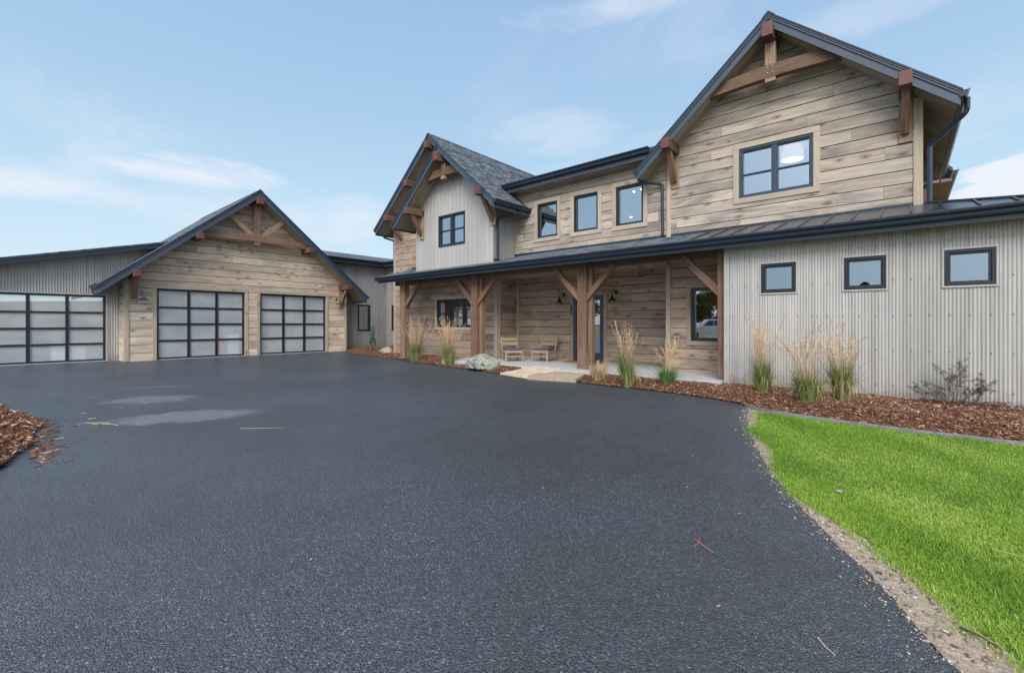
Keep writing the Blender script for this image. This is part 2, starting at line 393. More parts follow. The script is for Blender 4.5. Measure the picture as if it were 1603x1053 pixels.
def span(poly, v):
    xs = []
    n = len(poly)
    for i in range(n):
        (x0, y0), (x1, y1) = poly[i], poly[(i + 1) % n]
        if (y0 - v) * (y1 - v) <= 0 and y0 != y1: xs.append(x0 + (x1 - x0) * (v - y0) / (y1 - y0))
    return (min(xs), max(xs)) if len(xs) > 1 else None
def plank_wall(fr, poly, ops=(), rh=.26, phase=0., th=.028, gap=.017, mb=None, lens=(2.6, 4.9)):
    mb = mb or MB(); vs = [p[1] for p in poly]; v0, v1 = min(vs), max(vs)
    cuts0 = set(vs) | {o[1] for o in ops} | {o[3] for o in ops}
    def bands(a, b):
        c = sorted({a, b} | {x for x in cuts0 if a + 1e-4 < x < b - 1e-4}); return list(zip(c[:-1], c[1:]))
    def pieces(a, b):
        sa, sb = span(poly, a + 1e-4), span(poly, b - 1e-4)
        if not sa or not sb: return []
        pcs = [(sa[0], sb[0], sa[1], sb[1])]
        for (o0, w0, o1, w1) in ops:
            if w0 < (a + b) / 2 < w1:
                new = []
                for (la, lb, ra, rb) in pcs:
                    if o1 <= min(la, lb) or o0 >= max(ra, rb): new.append((la, lb, ra, rb)); continue
                    if o0 > min(la, lb): new.append((la, lb, o0, o0))
                    if o1 < max(ra, rb): new.append((o1, o1, ra, rb))
                pcs = new
        return pcs
    for (a, b) in bands(v0, v1):
        for (la, lb, ra, rb) in pieces(a, b):
            mb.face([fr.P(la, a, .002), fr.P(ra, a, .002), fr.P(rb, b, .002), fr.P(lb, b, .002)], None, 1, 0)
    i0 = math.floor((v0 - phase) / rh); i1 = math.ceil((v1 - phase) / rh)
    us = [p[0] for p in poly]
    for i in range(i0, i1):
        z0 = max(v0, phase + i * rh); z1 = min(v1, phase + (i + 1) * rh - gap)
        if z1 - z0 < .01: continue
        js = []; x = min(us) - random.uniform(0, 3.5)
        while x < max(us): js.append(x); x += random.uniform(*lens)
        js.append(x)
        jr = [(random.random(), random.random() * 41, random.random() * 19, random.uniform(-.003, .003)) for _ in js]
        for (a, b) in bands(z0, z1):
            for (la, lb, ra, rb) in pieces(a, b):
                k = 0
                for k in range(len(js) - 1):
                    j0, j1 = js[k] + .0015, js[k + 1] - .0015
                    A0, B0, A1, B1 = max(la, j0), max(lb, j0), min(ra, j1), min(rb, j1)
                    if A1 - A0 < .004 and B1 - B0 < .004: continue
                    if A1 < A0: A1 = A0
                    if B1 < B0: B1 = B0
                    r, ou, ov, dn = jr[k]; t = th + dn
                    uv = lambda u, v: (u + ou, v - z0 + ov)
                    mb.face([fr.P(A0, a, t), fr.P(A1, a, t), fr.P(B1, b, t), fr.P(B0, b, t)], [uv(A0, a), uv(A1, a), uv(B1, b), uv(B0, b)], 0, r)
                    if b == z1: mb.face([fr.P(B0, b, t), fr.P(B1, b, t), fr.P(B1, b + gap * .5, .003), fr.P(B0, b + gap * .5, .003)], None, 0, r)
                    if a == z0: mb.face([fr.P(A1, a, t), fr.P(A0, a, t), fr.P(A0, a, .003), fr.P(A1, a, .003)], None, 1, r)
                    for (p, q, sgn) in ((A0, B0, 0), (A1, B1, 1)):
                        f = [fr.P(p, a, .003), fr.P(p, a, t), fr.P(q, b, t), fr.P(q, b, .003)]
                        mb.face(f if not sgn else f[::-1], None, 0, r)
    return mb
def corr_wall(fr, poly, ops=(), pitch=.048, amp=.0062, screws=True, sv=.62, v_first=.35):
    mb = MB(); us = [p[0] for p in poly]; u0, u1 = min(us), max(us); du = pitch / 6
    rot = [(y, x) for x, y in poly]
    n = int((u1 - u0) / du); off = random.random() * 30
    ks = sorted(set([u0 + i * du for i in range(n + 1)] + [u1] + [o[0] for o in ops] + [o[2] for o in ops]))
    ks = [k for k in ks if u0 <= k <= u1]
    def dep(u): return amp * (1 + math.cos(2 * math.pi * u / pitch))
    for a, b in zip(ks[:-1], ks[1:]):
        if b - a < 1e-5: continue
        sa, sb = span(rot, a + 1e-5), span(rot, b - 1e-5)
        if not sa or not sb: continue
        segs = [(sa[0], sb[0], sa[1], sb[1])]
        for (o0, w0, o1, w1) in ops:
            if o0 < (a + b) / 2 < o1:
                new = []
                for (la, lb, ha, hb) in segs:
                    if w0 > la: new.append((la, lb, w0, w0))
                    if w1 < ha: new.append((w1, w1, ha, hb))
                segs = new
        r = (math.floor(a / .81) * 37.7) % 1
        for (la, lb, ha, hb) in segs:
            da, db = dep(a), dep(b)
            mb.face([fr.P(a, la, da), fr.P(b, lb, db), fr.P(b, hb, db), fr.P(a, ha, da)], [(a + off, la), (b + off, lb), (b + off, hb), (a + off, ha)], 0, r)
    if screws:
        v = min(p[1] for p in poly) + v_first
        while v < max(p[1] for p in poly):
            u = u0 + .1
            while u < u1:
                uu = round(u / pitch) * pitch
                s_ = span(poly, v)
                if s_ and s_[0] < uu < s_[1] and not any(o[0] - .03 < uu < o[2] + .03 and o[1] - .03 < v < o[3] + .03 for o in ops):
                    vv = v + random.uniform(-.008, .008)
                    mb.box(fr, uu - .008, uu + .008, vv - .008, vv + .008, amp * 2, amp * 2 + .007, 1, 0)
                u += pitch * 5
            v += sv
    return mb

def window(parent, fr, u0, u1, v0, v1, cols=1, rails=(), trim=0., glass='glass', fw=.055, sash=.0, mat='black_frame', name='window', trimmat='trim', room=2.2, metaltrim=False, label=None):
    f = MB(); nf = .03
    for (a, b, c, d) in ((u0, u1, v0, v0 + fw), (u0, u1, v1 - fw, v1), (u0, u0 + fw, v0 + fw, v1 - fw), (u1 - fw, u1, v0 + fw, v1 - fw)):
        f.box(fr, a, b, c, d, -.11, nf, 0, 0)
    iu0, iu1, iv0, iv1 = u0 + fw, u1 - fw, v0 + fw, v1 - fw
    w = (iu1 - iu0) / cols
    for k in range(1, cols): f.box(fr, iu0 + k * w - fw * .75, iu0 + k * w + fw * .75, iv0, iv1, -.10, nf - .008, 0, 0)
    for k in range(cols):
        a = iu0 + k * w + (fw * .75 if k else 0); b = iu0 + (k + 1) * w - (fw * .75 if k < cols - 1 else 0)
        s_ = .028 + sash
        for (p, q, c, d) in ((a, b, iv0, iv0 + s_), (a, b, iv1 - s_, iv1), (a, a + s_, iv0 + s_, iv1 - s_), (b - s_, b, iv0 + s_, iv1 - s_)):
            f.box(fr, p, q, c, d, -.085, nf - .022, 0, 0)
        for t in rails:
            z = iv0 + (iv1 - iv0) * t; f.box(fr, a + s_, b - s_, z - .016, z + .016, -.055, nf - .03, 0, 0)
    o = f.build(name, mat, parent, bevel=.003)
    if label: o['label'] = label
    g = MB(); g.face([fr.P(iu0, iv0, -.05), fr.P(iu1, iv0, -.05), fr.P(iu1, iv1, -.05), fr.P(iu0, iv1, -.05)], None, 0, 0)
    g.build('pane', glass, o)
    if trim:
        t = MB(); e = trim
        n1 = .05 if not metaltrim else .026
        t.box(fr, u0 - e, u1 + e, v1, v1 + e, -.02, n1 + .004); t.box(fr, u0 - e, u1 + e, v0 - e, v0, -.02, n1 + .004)
        t.box(fr, u0 - e, u0, v0, v1, -.02, n1); t.box(fr, u1, u1 + e, v0, v1, -.02, n1)
        t.build('trim', trimmat, o, bevel=.004)
    if room:
        r = MB(); e = .5; a, b, c, d = u0 - e, u1 + e, v0 - .5, v1 + .35
        q = lambda u, v, n: fr.P(u, v, n)
        n0, n1 = -.14, -room
        r.face([q(a, c, n1), q(b, c, n1), q(b, d, n1), q(a, d, n1)]); r.face([q(a, c, n0), q(b, c, n0), q(b, c, n1), q(a, c, n1)])
        r.face([q(a, d, n1), q(b, d, n1), q(b, d, n0), q(a, d, n0)]); r.face([q(a, c, n0), q(a, c, n1), q(a, d, n1), q(a, d, n0)]); r.face([q(b, c, n1), q(b, c, n0), q(b, d, n0), q(b, d, n1)])
        for (A, B, C, D) in ((a, b, c, v0), (a, b, v1, d), (a, u0, v0, v1), (u1, b, v0, v1)): r.face([q(A, C, n0), q(B, C, n0), q(B, D, n0), q(A, D, n0)])
        r.build('room_interior', 'room', o)
    return o
def gutter(path_a, path_b, out, name='gutter', parent=None, s=1.0):
    a, b = Vector(path_a), Vector(path_b); out = Vector(out); mb = MB()
    prof = [(-.012, .0), (-.012, -.125), (.07, -.125), (.082, -.10), (.088, -.062), (.118, -.028), (.122, .0), (.112, .0), (.105, -.02), (.0, -.02)]
    prof = [(x * s, z * s) for x, z in prof]
    A = [mb.v(a + out * x + Vector((0, 0, z))) for x, z in prof]; B = [mb.v(b + out * x + Vector((0, 0, z))) for x, z in prof]
    n = len(prof); L = (b - a).length
    for i in range(n):
        j = (i + 1) % n; mb.face([A[i], B[i], B[j], A[j]], [(0, i * .1), (L, i * .1), (L, j * .1), (0, j * .1)], 0, 0)
    mb.face(A[::-1], None, 0, 0); mb.face(B, None, 0, 0)
    o = mb.build(name, 'navy', parent); return o
def downspout(parent, pts, r=.042):
    mb = MB(); P = [Vector(p) for p in pts]; out = [P[0]]
    for i in range(1, len(P) - 1):
        d0 = (P[i - 1] - P[i]).normalized(); d1 = (P[i + 1] - P[i]).normalized()
        for k in range(5):
            t = k / 4; a = P[i] + d0 * .08; b = P[i] + d1 * .08; out.append((a * (1 - t) + P[i] * t) * (1 - t) + (P[i] * (1 - t) + b * t) * t)
    out.append(P[-1]); mb.tube(out, r, 8, 0)
    return mb.build('downspout', 'navy', parent, smooth=False)

def gable_roof(parent, fr, c, za, p, hl, hr, nf, nb, T=.30, right_gutter=True, left_gutter=True, gut_back=None, gut_backL=None):
    """c ridge, za top of ridge, nf front overhang plane, nb back plane (n axis of the frame)"""
    top = MB(); so = MB(); fa = MB(); gut_back = nb if gut_back is None else gut_back
    gut_backL = gut_back if gut_backL is None else gut_backL
    sl = math.sqrt(1 + p * p)
    for s, hw in ((-1, hl), (1, hr)):
        z = lambda x: za - p * x
        a, b = fr.P(c, za, nf + .05), fr.P(c + s * (hw + .03), z(hw + .03), nf + .05)
        d, e = fr.P(c, za, nb), fr.P(c + s * (hw + .03), z(hw + .03), nb)
        L = hw * sl; D = nf - nb
        uv = [(0, L), (0, 0), (D, 0), (D, L)]
        dz = Vector((0, 0, -.035))
        f = [a, b, e, d]
        if s > 0: top.face(f, uv, 0, 0)
        else: top.face(f[::-1], uv[::-1], 0, 0)
        f2 = [x + dz for x in f]; top.face(f2 if s < 0 else f2[::-1], uv, 0, 0)
        top.face([a, a + dz, b + dz, b] if s > 0 else [b, b + dz, a + dz, a], None, 1, 0)
        top.face([b, b + dz, e + dz, e] if s > 0 else [e, e + dz, b + dz, b], None, 1, 0)
        # rake fascia in three steps
        for (t0, t1, n0, n1) in ((.036, .075, -.02, .035), (.083, .125, -.02, .022), (.133, T, -.03, .0)):
            hw2 = hw + .0
            P = [(c, za - t1), (c + s * hw2, z(hw2) - t1), (c + s * hw2, z(hw2) - t0), (c, za - t0)]
            fa.prism(P if s > 0 else P[::-1], fr, nf + n0, nf + n1, 0, .5)
        # eave fascia
        fa.prism([(c + s * (hw - .03), z(hw) - T), (c + s * (hw - .002), z(hw) - T), (c + s * (hw - .002), z(hw) - .05), (c + s * (hw - .03), z(hw) - .05)][::s], fr, nb, nf - .04, 0, .5)
        # soffit boards running along the slope
        nbrd = max(3, int(D / .14)); w = D / nbrd
        for k in range(nbrd):
            na, nb2 = nf - .03 - k * w, nf - .03 - (k + 1) * w + .004
            if na < nb + .02: break
            r = random.random(); of = r * 31
            q = [fr.P(c, za - T + .04, na), fr.P(c + s * hw * .995, z(hw * .995) - T + .04, na), fr.P(c + s * hw * .995, z(hw * .995) - T + .04, nb2), fr.P(c, za - T + .04, nb2)]
            uvq = [(of, of), (of + L, of), (of + L, of + w), (of, of + w)]
            so.face(q if s < 0 else q[::-1], uvq if s < 0 else uvq[::-1], 0, r)
            if k > 10: 
                q = [fr.P(c, za - T + .04, nb2), fr.P(c + s * hw * .995, z(hw * .995) - T + .04, nb2), fr.P(c + s * hw * .995, z(hw * .995) - T + .04, nb), fr.P(c, za - T + .04, nb)]
                so.face(q if s < 0 else q[::-1], uvq if s < 0 else uvq[::-1], 0, r); break
    # ridge cap
    top.prism([(c - .13, za - .13 * p + .015), (c, za - .008), (c + .13, za - .13 * p + .015), (c, za + .03)], fr, nb, nf + .055, 0, .3)
    ro = top.build('roof', ['shingle', 'navy'], parent)
    fa.build('fascia', 'fascia', ro); so.build('soffit', 'soffit', ro)
    for s, hw, on, gb in ((-1, hl, left_gutter, gut_backL), (1, hr, right_gutter, gut_back)):
        if on:
            z = za - p * hw - .03
            gutter(fr.P(c + s * hw, z, nf + .03), fr.P(c + s * hw, z, gb), fr.U * s, 'gutter', ro)
    return ro

def bracket(parent, fr, u, vt, nlen, w=.2, h=.26, drop=1.05, plate=True, bw=.13, side=0):
    """outlooker beam whose end is stained, knee brace and backing board"""
    b = MB(); b.beam(fr.P(u, vt - h / 2, .0), fr.P(u, vt - h / 2, nlen), w, h, m=0, mend=1)
    o = b.build('outlooker', ['beam', 'end_stain'], parent, bevel=.012)
    if drop:
        k = MB(); k.beam(fr.P(u, vt - h - drop + .12, .07), fr.P(u, vt - h + .05, nlen - .26), bw, .15, up=tuple(fr.U.cross(Vector((0, 0, 1)))), m=0)
        kb = k.build('knee_brace', ['post' if drop < 1.2 else 'beam'], o, bevel=.008)
    if plate and drop:
        p = MB(); p.box(fr, u - w / 2, u + w / 2, vt - h - drop - .06, vt - .05, .026, .062); p.build('backing_board', 'light_beam', o, bevel=.005)
    return o

exec_parts = []
# ------------------------------------------------------------------ HOUSE
W = 11.85; FM = frY(W); FP = frY(10.5); FR = frY(12.9); FG = frY(10.74)
house = thing('house', 'long two-storey timber-clad house with three front gables, grey corrugated metal walls and a post-and-beam porch', 'house', (-8, 11.85, 0))
PW = []
# openings
bigW = (-3.0, 4.44, -1.5, 5.62); rW = (-4.14, 1.0, -3.12, 2.36); lW = (-14.19, 1.3, -11.84, 2.39)
mids = [(-9.10, 4.23, -8.31, 5.34), (-7.69, 4.24, -6.85, 5.35), (-6.26, 4.23, -5.43, 5.35)]
smalls = [(-2.24, 2.07, -1.62, 2.67), (-.85, 2.07, -.24, 2.67), (.51, 2.07, 1.11, 2.67)]
Lc, cB, zB, pB = -4.77, -2.26, 8.29, .888
Rc = .25
def roofline(c, za, p, T, x): return za - p * abs(x - c) - T + .06
# big gable wall
T = .30
poly = [(Lc, 3.0), (Rc, 3.0), (Rc, roofline(cB, zB, pB, T, Rc)), (cB, zB - T + .06), (Lc, roofline(cB, zB, pB, T, Lc))]
plank_wall(FM, poly, [bigW], .262, .02).build('gable_wall', ['siding', 'gap'], house)
# right side wall of the big gable (planks, facing right)
plank_wall(frX(Rc), [(W + .0, 3.3), (17.0, 3.3), (17.0, 5.75), (W + .0, 5.75)], [], .262, .02).build('side_wall', ['siding', 'gap'], house)
# middle upper wall, left gable wall
plank_wall(FM, [(-10.91, 3.0), (Lc - .02, 3.0), (Lc - .02, 5.95), (-10.91, 5.95)], mids, .262, .02).build('upper_wall', ['siding', 'gap'], house)
c2, z2, p2 = -13.82, 8.73, .86
poly = [(-17.09, 0), (-10.91, 0), (-10.91, roofline(c2, z2, p2, T, -10.91)), (c2, z2 - T + .06), (-17.09, roofline(c2, z2, p2, T, -17.09))]
plank_wall(FM, poly, [lW], .262, .02).build('left_gable_wall', ['porch_siding', 'gap'], house)
# porch back wall, returns, right wall
dO = (-8.40, .2, -7.25, 2.36)
plank_wall(FR, [(-10.93, .2), (Lc + .02, .2), (Lc + .02, 3.1), (-10.93, 3.1)], [dO], .262, .02).build('porch_wall', ['porch_siding', 'gap'], house)
plank_wall(frX(-10.91), [(W, .2), (12.9, .2), (12.9, 3.1), (W, 3.1)], [], .262, .02).build('porch_return_wall', ['porch_siding', 'gap'], house)
plank_wall(FM, [(Lc, .2), (-2.92, .2), (-2.92, 3.1), (Lc, 3.1)], [rW], .262, .02).build('porch_end_wall', ['porch_siding', 'gap'], house)
# side faces of the recess to the right, far left wall of the house and back (closed shell)
sh = MB()
sh.face([FM.P(Lc, 0, 0), FM.P(Lc, 3.1, 0), FM.P(Lc, 3.1, -1.05), FM.P(Lc, 0, -1.05)])
sh.face([(-17.09, W, 0), (-17.09, W, 5.7), (-17.09, 22, 5.7), (-17.09, 22, 0)])
sh.face([(-17.09, 22, 0), (-17.09, 22, 5.7), (1.7, 22, 5.7), (1.7, 22, 0)])
sh.face([(1.7, 22, 0), (1.7, 22, 3.1), (1.7, 17, 3.1), (1.7, 17, 0)])
sh.build('rear_wall', ['porch_siding'], house)
# corner boards
cb = MB()
cb.box(FM, Lc - .0, Lc + .11, 3.0, roofline(cB, zB, pB, T, Lc + .05), .0, .055)
cb.box(FM, Rc - .11, Rc + .03, 3.0, roofline(cB, zB, pB, T, Rc), -.05, .055)
cb.box(FM, -17.12, -16.98, 0.05, 5.75, .0, .055); cb.box(FM, -11.04, -10.89, .2, 3.05, .0, .055)
cb.box(frX(-10.91), W + .01, W + .1, .2, 3.05, .0, .05)
cb.box(FM, Lc - .02, Lc + .10, .2, 3.05, .0, .055)
cb.box(FR, -10.88, -10.80, .2, 3.05, .02, .05)
cb.box(FM, -10.07, -9.97, 3.5, 5.6, .0, .045)
cb.split('corner_board', 'trim', house, bevel=.004)
# metal clad lower wing (front right)
corr_wall(FP, [(-2.88, .0), (1.7, .0), (1.7, 3.17), (-2.88, 3.17)], smalls).build('metal_wall', ['corrugated', 'screw'], house)
corr_wall(frX(1.7), [(10.5, .0), (17, .0), (17, 3.17), (10.5, 3.17)], [], screws=False).build('metal_wall', ['corrugated', 'screw'], house)
ct = MB(); ct.box(FP, -2.96, -2.85, .02, 3.17, -.02, .03, 0, .2); ct.box(frX(-2.94), 10.49, 11.85, .1, 3.1, -.02, .0, 0, .2)
for i in range(8): ct.box(FP, -2.915, -2.90, .2 + i * .38, .215 + i * .38, .03, .036, 1, 0)
ct.build('metal_corner_trim', ['panel_metal', 'bolt'], house)
# projecting metal gable
c1, z1, p1 = -12.07, 7.60, .89
corr_wall(FG, [(-14.07, 3.2), (-10.09, 3.2), (-10.09, roofline(c1, z1, p1, T, -10.09)), (c1, z1 - T + .06), (-14.07, roofline(c1, z1, p1, T, -14.07))],
          [(-12.78, 4.2, -11.4, 5.32)], pitch=.2, amp=.0035, sv=.75).build('metal_gable_wall', ['panel_metal', 'bolt'], house)
corr_wall(frX(-10.09), [(10.74, 3.2), (11.85, 3.2), (11.85, 5.75), (10.74, 5.75)], [], screws=False).build('metal_return_wall', ['corrugated_dark', 'bolt'], house)  # side turned from the light, its shade put into the metal colour
corr_wall(Fr((-14.07, 0, 0), (0, -1, 0), (-1, 0, 0)), [(-11.85, 3.2), (-10.74, 3.2), (-10.74, 5.75), (-11.85, 5.75)], [], screws=False).build('metal_return_wall', ['corrugated_dark', 'bolt'], house)
ct = MB(); ct.box(FG, -10.14, -10.07, 3.4, 5.75, -.05, .02, 0, .4); ct.box(FG, -14.10, -14.04, 3.4, 5.75, -.05, .02, 0, .4)
ct.split('metal_corner_trim', ['panel_metal'], house)
# windows
window(house, FM, bigW[0], bigW[2], bigW[1], bigW[3], 2, (.47,), trim=.125, mat='blue_frame', room=3.2)
for i, m_ in enumerate(mids): window(house, FM, m_[0], m_[2], m_[1], m_[3], 1, (), trim=.12, fw=.04)
window(house, FG, -12.78, -11.4, 4.2, 5.32, 2, (.5,), trim=0, fw=.055, room=2.0, label='four-pane black window in the light metal gable')
for s_ in smalls: window(house, FP, s_[0], s_[2], s_[1], s_[3], 1, (), trim=.028, fw=.05, sash=.0, glass='glass_small', trimmat='panel_metal', metaltrim=True, room=1.2)
window(house, FM, rW[0], rW[2], rW[1], rW[3], 1, (), trim=.11, glass='porch_glass', fw=.06, trimmat='porch_siding', room=.9)
lw = window(house, FM, lW[0], lW[2], lW[1], lW[3], 3, (), trim=.11, glass='porch_glass', fw=.06, room=.9)
cu = MB()
for (a, b, s_) in ((-13.98, -13.75, .03), (-13.6, -13.42, .03), (-13.2, -12.75, .05)):
    n_ = 8
    for k in range(n_):
        x0, x1 = a + (b - a) * k / n_, a + (b - a) * (k + 1) / n_
        cu.face([FM.P(x0, 1.32, -.25 - s_ * (k % 2)), FM.P(x1, 1.32, -.25 - s_ * ((k + 1) % 2)), FM.P(x1, 2.36, -.25 - s_ * ((k + 1) % 2)), FM.P(x0, 2.36, -.25 - s_ * (k % 2))], None, 0, .3)
cu.build('curtain', 'curtain', lw)
# front door
d = MB(); F = FR
d.box(F, -8.40, -8.30, .2, 2.36, -.12, .03); d.box(F, -7.33, -7.25, .2, 2.36, -.12, .03); d.box(F, -8.30, -7.33, 2.28, 2.36, -.12, .03)
d.box(F, -8.30, -8.18, .22, 2.28, -.09, -.02); d.box(F, -7.42, -7.33, .22, 2.28, -.09, -.02); d.box(F, -8.18, -7.42, 2.20, 2.28, -.09, -.02); d.box(F, -8.18, -7.42, .22, .50, -.09, -.02)
for z in (1.78, 1.36): d.box(F, -8.18, -7.42, z - .012, z + .012, -.07, -.025)
door = d.build('front_door', 'blue_frame', house, bevel=.003)
g = MB(); g.face([F.P(-8.18, .5, -.05), F.P(-7.42, .5, -.05), F.P(-7.42, 2.2, -.05), F.P(-8.18, 2.2, -.05)], None, 0, 0); g.build('pane', 'porch_glass', door)
h = MB(); h.box(F, -7.72, -7.64, 1.15, 1.33, -.035, -.0); h.tube([F.P(-7.68, 1.2, 0), F.P(-7.68, 1.2, .06), F.P(-7.79, 1.2, .065)], .012, 8); h.build('handle', 'lamp_metal', door)
t = MB(); t.box(F, -8.52, -8.40, .2, 2.48, -.02, .05); t.box(F, -7.25, -7.13, .2, 2.48, -.02, .05); t.box(F, -8.40, -7.25, 2.36, 2.48, -.02, .055); t.build('trim', 'porch_siding', door, bevel=.004)
r = MB(); q = F.P
r.face([q(-9, .2, -1.5), q(-6.6, .2, -1.5), q(-6.6, 2.6, -1.5), q(-9, 2.6, -1.5)]); r.face([q(-9, .2, -.14), q(-6.6, .2, -.14), q(-6.6, .2, -1.5), q(-9, .2, -1.5)])
r.face([q(-9, .2, -.14), q(-9, .2, -1.5), q(-9, 2.6, -1.5), q(-9, 2.6, -.14)]); r.face([q(-6.6, .2, -1.5), q(-6.6, .2, -.14), q(-6.6, 2.6, -.14), q(-6.6, 2.6, -1.5)]); r.face([q(-9, 2.6, -.14), q(-9, 2.6, -1.5), q(-6.6, 2.6, -1.5), q(-6.6, 2.6, -.14)])
r.build('room_interior', 'room', door)
o = MB(); o.box(FR, -9.13, -9.04, .58, .71, .025, .06); o.box(FR, -9.105, -9.065, .61, .68, .06, .066, 1); o.build('outlet_box', ['outlet_plate', 'white_rim'], house, bevel=.004)
o = MB(); o.box(FR, -8.50, -8.43, 1.75, 2.05, .051, .06); o.build('door_sign', 'beam', house)
# roofs
gable_roof(house, FM, cB, zB, pB, 3.10, 3.02, .58, -5.2, T=.30)
gable_roof(house, FM, c1, z1, p1, 2.62, 2.62, 1.75, -6.5, T=.28, left_gutter=True, gut_back=.0, gut_backL=.9)
gable_roof(house, FM, c2, z2, p2, 3.66, 3.72, .75, -6.5, T=.30, right_gutter=False)
# middle roof with a level eave
mr = MB(); ze, Ye = 6.08, 11.42
mr.face([(-10.2, Ye, ze), (-4.9, Ye, ze), (-4.9, 15.5, ze + .35 * 4.1), (-10.2, 15.5, ze + .35 * 4.1)], [(0, 0), (5.3, 0), (5.3, 4.3), (0, 4.3)], 0, 0)
mr.face([(-10.2, 15.5, ze + 1.43), (-4.9, 15.5, ze + 1.43), (-4.9, 19.5, ze), (-10.2, 19.5, ze)], None, 0, 0)
mr.face([(-10.2, Ye, ze - .05), (-10.2, Ye, ze), (-10.2, 15.5, ze + 1.43), (-10.2, 15.5, ze + 1.38)][::-1], None, 0, 0)
mro = mr.build('roof', 'shingle', house)
fa = MB(); fa.box(frY(Ye), -10.2, -4.9, ze - .27, ze - .012, -.03, -.002, 0, .5); fa.box(frX(-10.2), Ye, W, ze - .27, ze - .02, -.02, 0, 0, .5)
fa.build('fascia', 'fascia', mro)
so = MB()
for k in range(4):
    y0 = Ye + k * .107; r_ = random.random(); so.face([(-10.2, y0, ze - .24), (-10.2, y0 + .103, ze - .24), (-4.9, y0 + .103, ze - .24), (-4.9, y0, ze - .24)], [(r_ * 9, 0 + r_), (r_ * 9, .1 + r_), (r_ * 9 + 5, .1 + r_), (r_ * 9 + 5, r_)], 0, r_)
so.build('soffit', 'porch_siding', mro)
gutter((-10.24, Ye, ze - .0), (-5.05, Ye, ze - .0), (0, -1, 0), 'gutter', mro, 1.15)
# rear roof seen past the right gable
rr = MB()
rr.prism([(.2, 6.50), (1.02, 5.62), (1.02, 5.72), (.2, 6.62)], Fr((0, 0, 0), (1, 0, 0), (0, -1, 0)), -22, -17.35, 0, .5)
rro = rr.build('rear_roof', 'shingle', house)
rs = MB(); rs.box(Fr((0, 0, 0), (1, 0, 0), (0, -1, 0)), .2, 1.0, 5.38, 5.46, -22, -17.4, 0); rs.box(Fr((0, 0, 0), (1, 0, 0), (0, -1, 0)), -.5, .6, 3.0, 5.4, -22, -17.5, 0); rs.build('soffit', 'porch_siding', rro)
gutter((1.02, 17.3, 5.66), (1.02, 22, 5.66), (1, 0, 0), 'gutter', rro)
# porch and wing roof
zr = lambda Y: 3.25 + .278 * (Y - 10.05)
pr_ = MB(); Y0, Y1 = 10.14, 11.84; L = 1.76
xt = -3.55
pr_.face([(-15.83, Y0, zr(Y0)), (xt, Y0, zr(Y0)), (xt, Y1, zr(Y1)), (-15.83, Y1, zr(Y1))], [(0, 0), (12.28, 0), (12.28, L), (0, L)], 0, 0)
pr_.face([(-15.83, Y0, zr(Y0) - .04), (-15.83, Y1, zr(Y1) - .04), (xt, Y1, zr(Y1) - .04), (xt, Y0, zr(Y0) - .04)], None, 1, 0)
pr_.face([(-15.83, Y0, zr(Y0) - .04), (-15.83, Y0, zr(Y0)), (-15.83, Y1, zr(Y1)), (-15.83, Y1, zr(Y1) - .04)], None, 1, 0)
pro = pr_.build('porch_roof', ['shingle', 'navy'], house)
fa = MB(); E0 = frX(-15.80)
fa.prism([(Y0, zr(Y0) - .17), (Y1 + .0, zr(Y1) - .17), (Y1, zr(Y1) - .041), (Y0, zr(Y0) - .041)], Fr((-15.8, 0, 0), (0, 1, 0), (1, 0, 0)), -.02, .02, 0, .5)
fa.box(frY(10.17), -15.8, 2.0, 3.03, 3.25, -.01, .02, 0, .5)
fa.build('fascia', 'navy', pro)
gutter((-15.86, 10.15, 3.25), (2.06, 10.15, 3.25), (0, -1, 0), 'gutter', pro, 1.12)
mrf = MB(); hx = lambda Y: 2.03 - (Y - Y0)
mrf.face([(xt, Y0, zr(Y0) + .012), (hx(Y0), Y0, zr(Y0) + .012), (hx(Y1), Y1, zr(Y1) + .012), (xt, Y1, zr(Y1) + .012)], None, 0, 0)
mrf.face([(hx(Y0), Y0, zr(Y0) + .012), (hx(Y0), 17, zr(Y0) + .012), (hx(Y1), 17, zr(Y1) + .012), (hx(Y1), Y1, zr(Y1) + .012)], None, 0, 0)
mrf.face([(xt, Y0, zr(Y0) + .012), (hx(Y0), Y0, zr(Y0) + .012), (hx(Y0), Y0, zr(Y0) - .03), (xt, Y0, zr(Y0) - .03)][::-1], None, 0, 0)
x = xt
while x < 2.0:
    yb = min(Y1, Y0 + max(0, (2.03 - x)))
    mrf.beam((x, Y0, zr(Y0) + .027), (x, yb, zr(yb) + .027), .022, .034, m=0, r=.5); x += .405
y = 10.4
while y < 16.8:
    yy = max(y, Y0); xin = max(hx(Y1), 2.03 - (yy - Y0))
    mrf.beam((2.03, yy, zr(Y0) + .027), (xin, yy, zr(Y0) + .278 * (2.03 - xin) + .027), .022, .034, m=0, r=.5); y += .405
mrf.beam((hx(Y0), Y0, zr(Y0) + .03), (hx(Y1), Y1, zr(Y1) + .03), .10, .03, m=0)
mrf.build('metal_roof', 'standing_metal', house)
fl = MB(); fl.box(FM, -15.8, Rc + .02, 3.735, 3.80, .026, .045, 0, .5)
fl.box(frX(-10.09), 10.74, 11.84, 3.5, 3.55, .02, .03, 0, .5)
fl.build('flashing', 'navy', house)
st = MB()
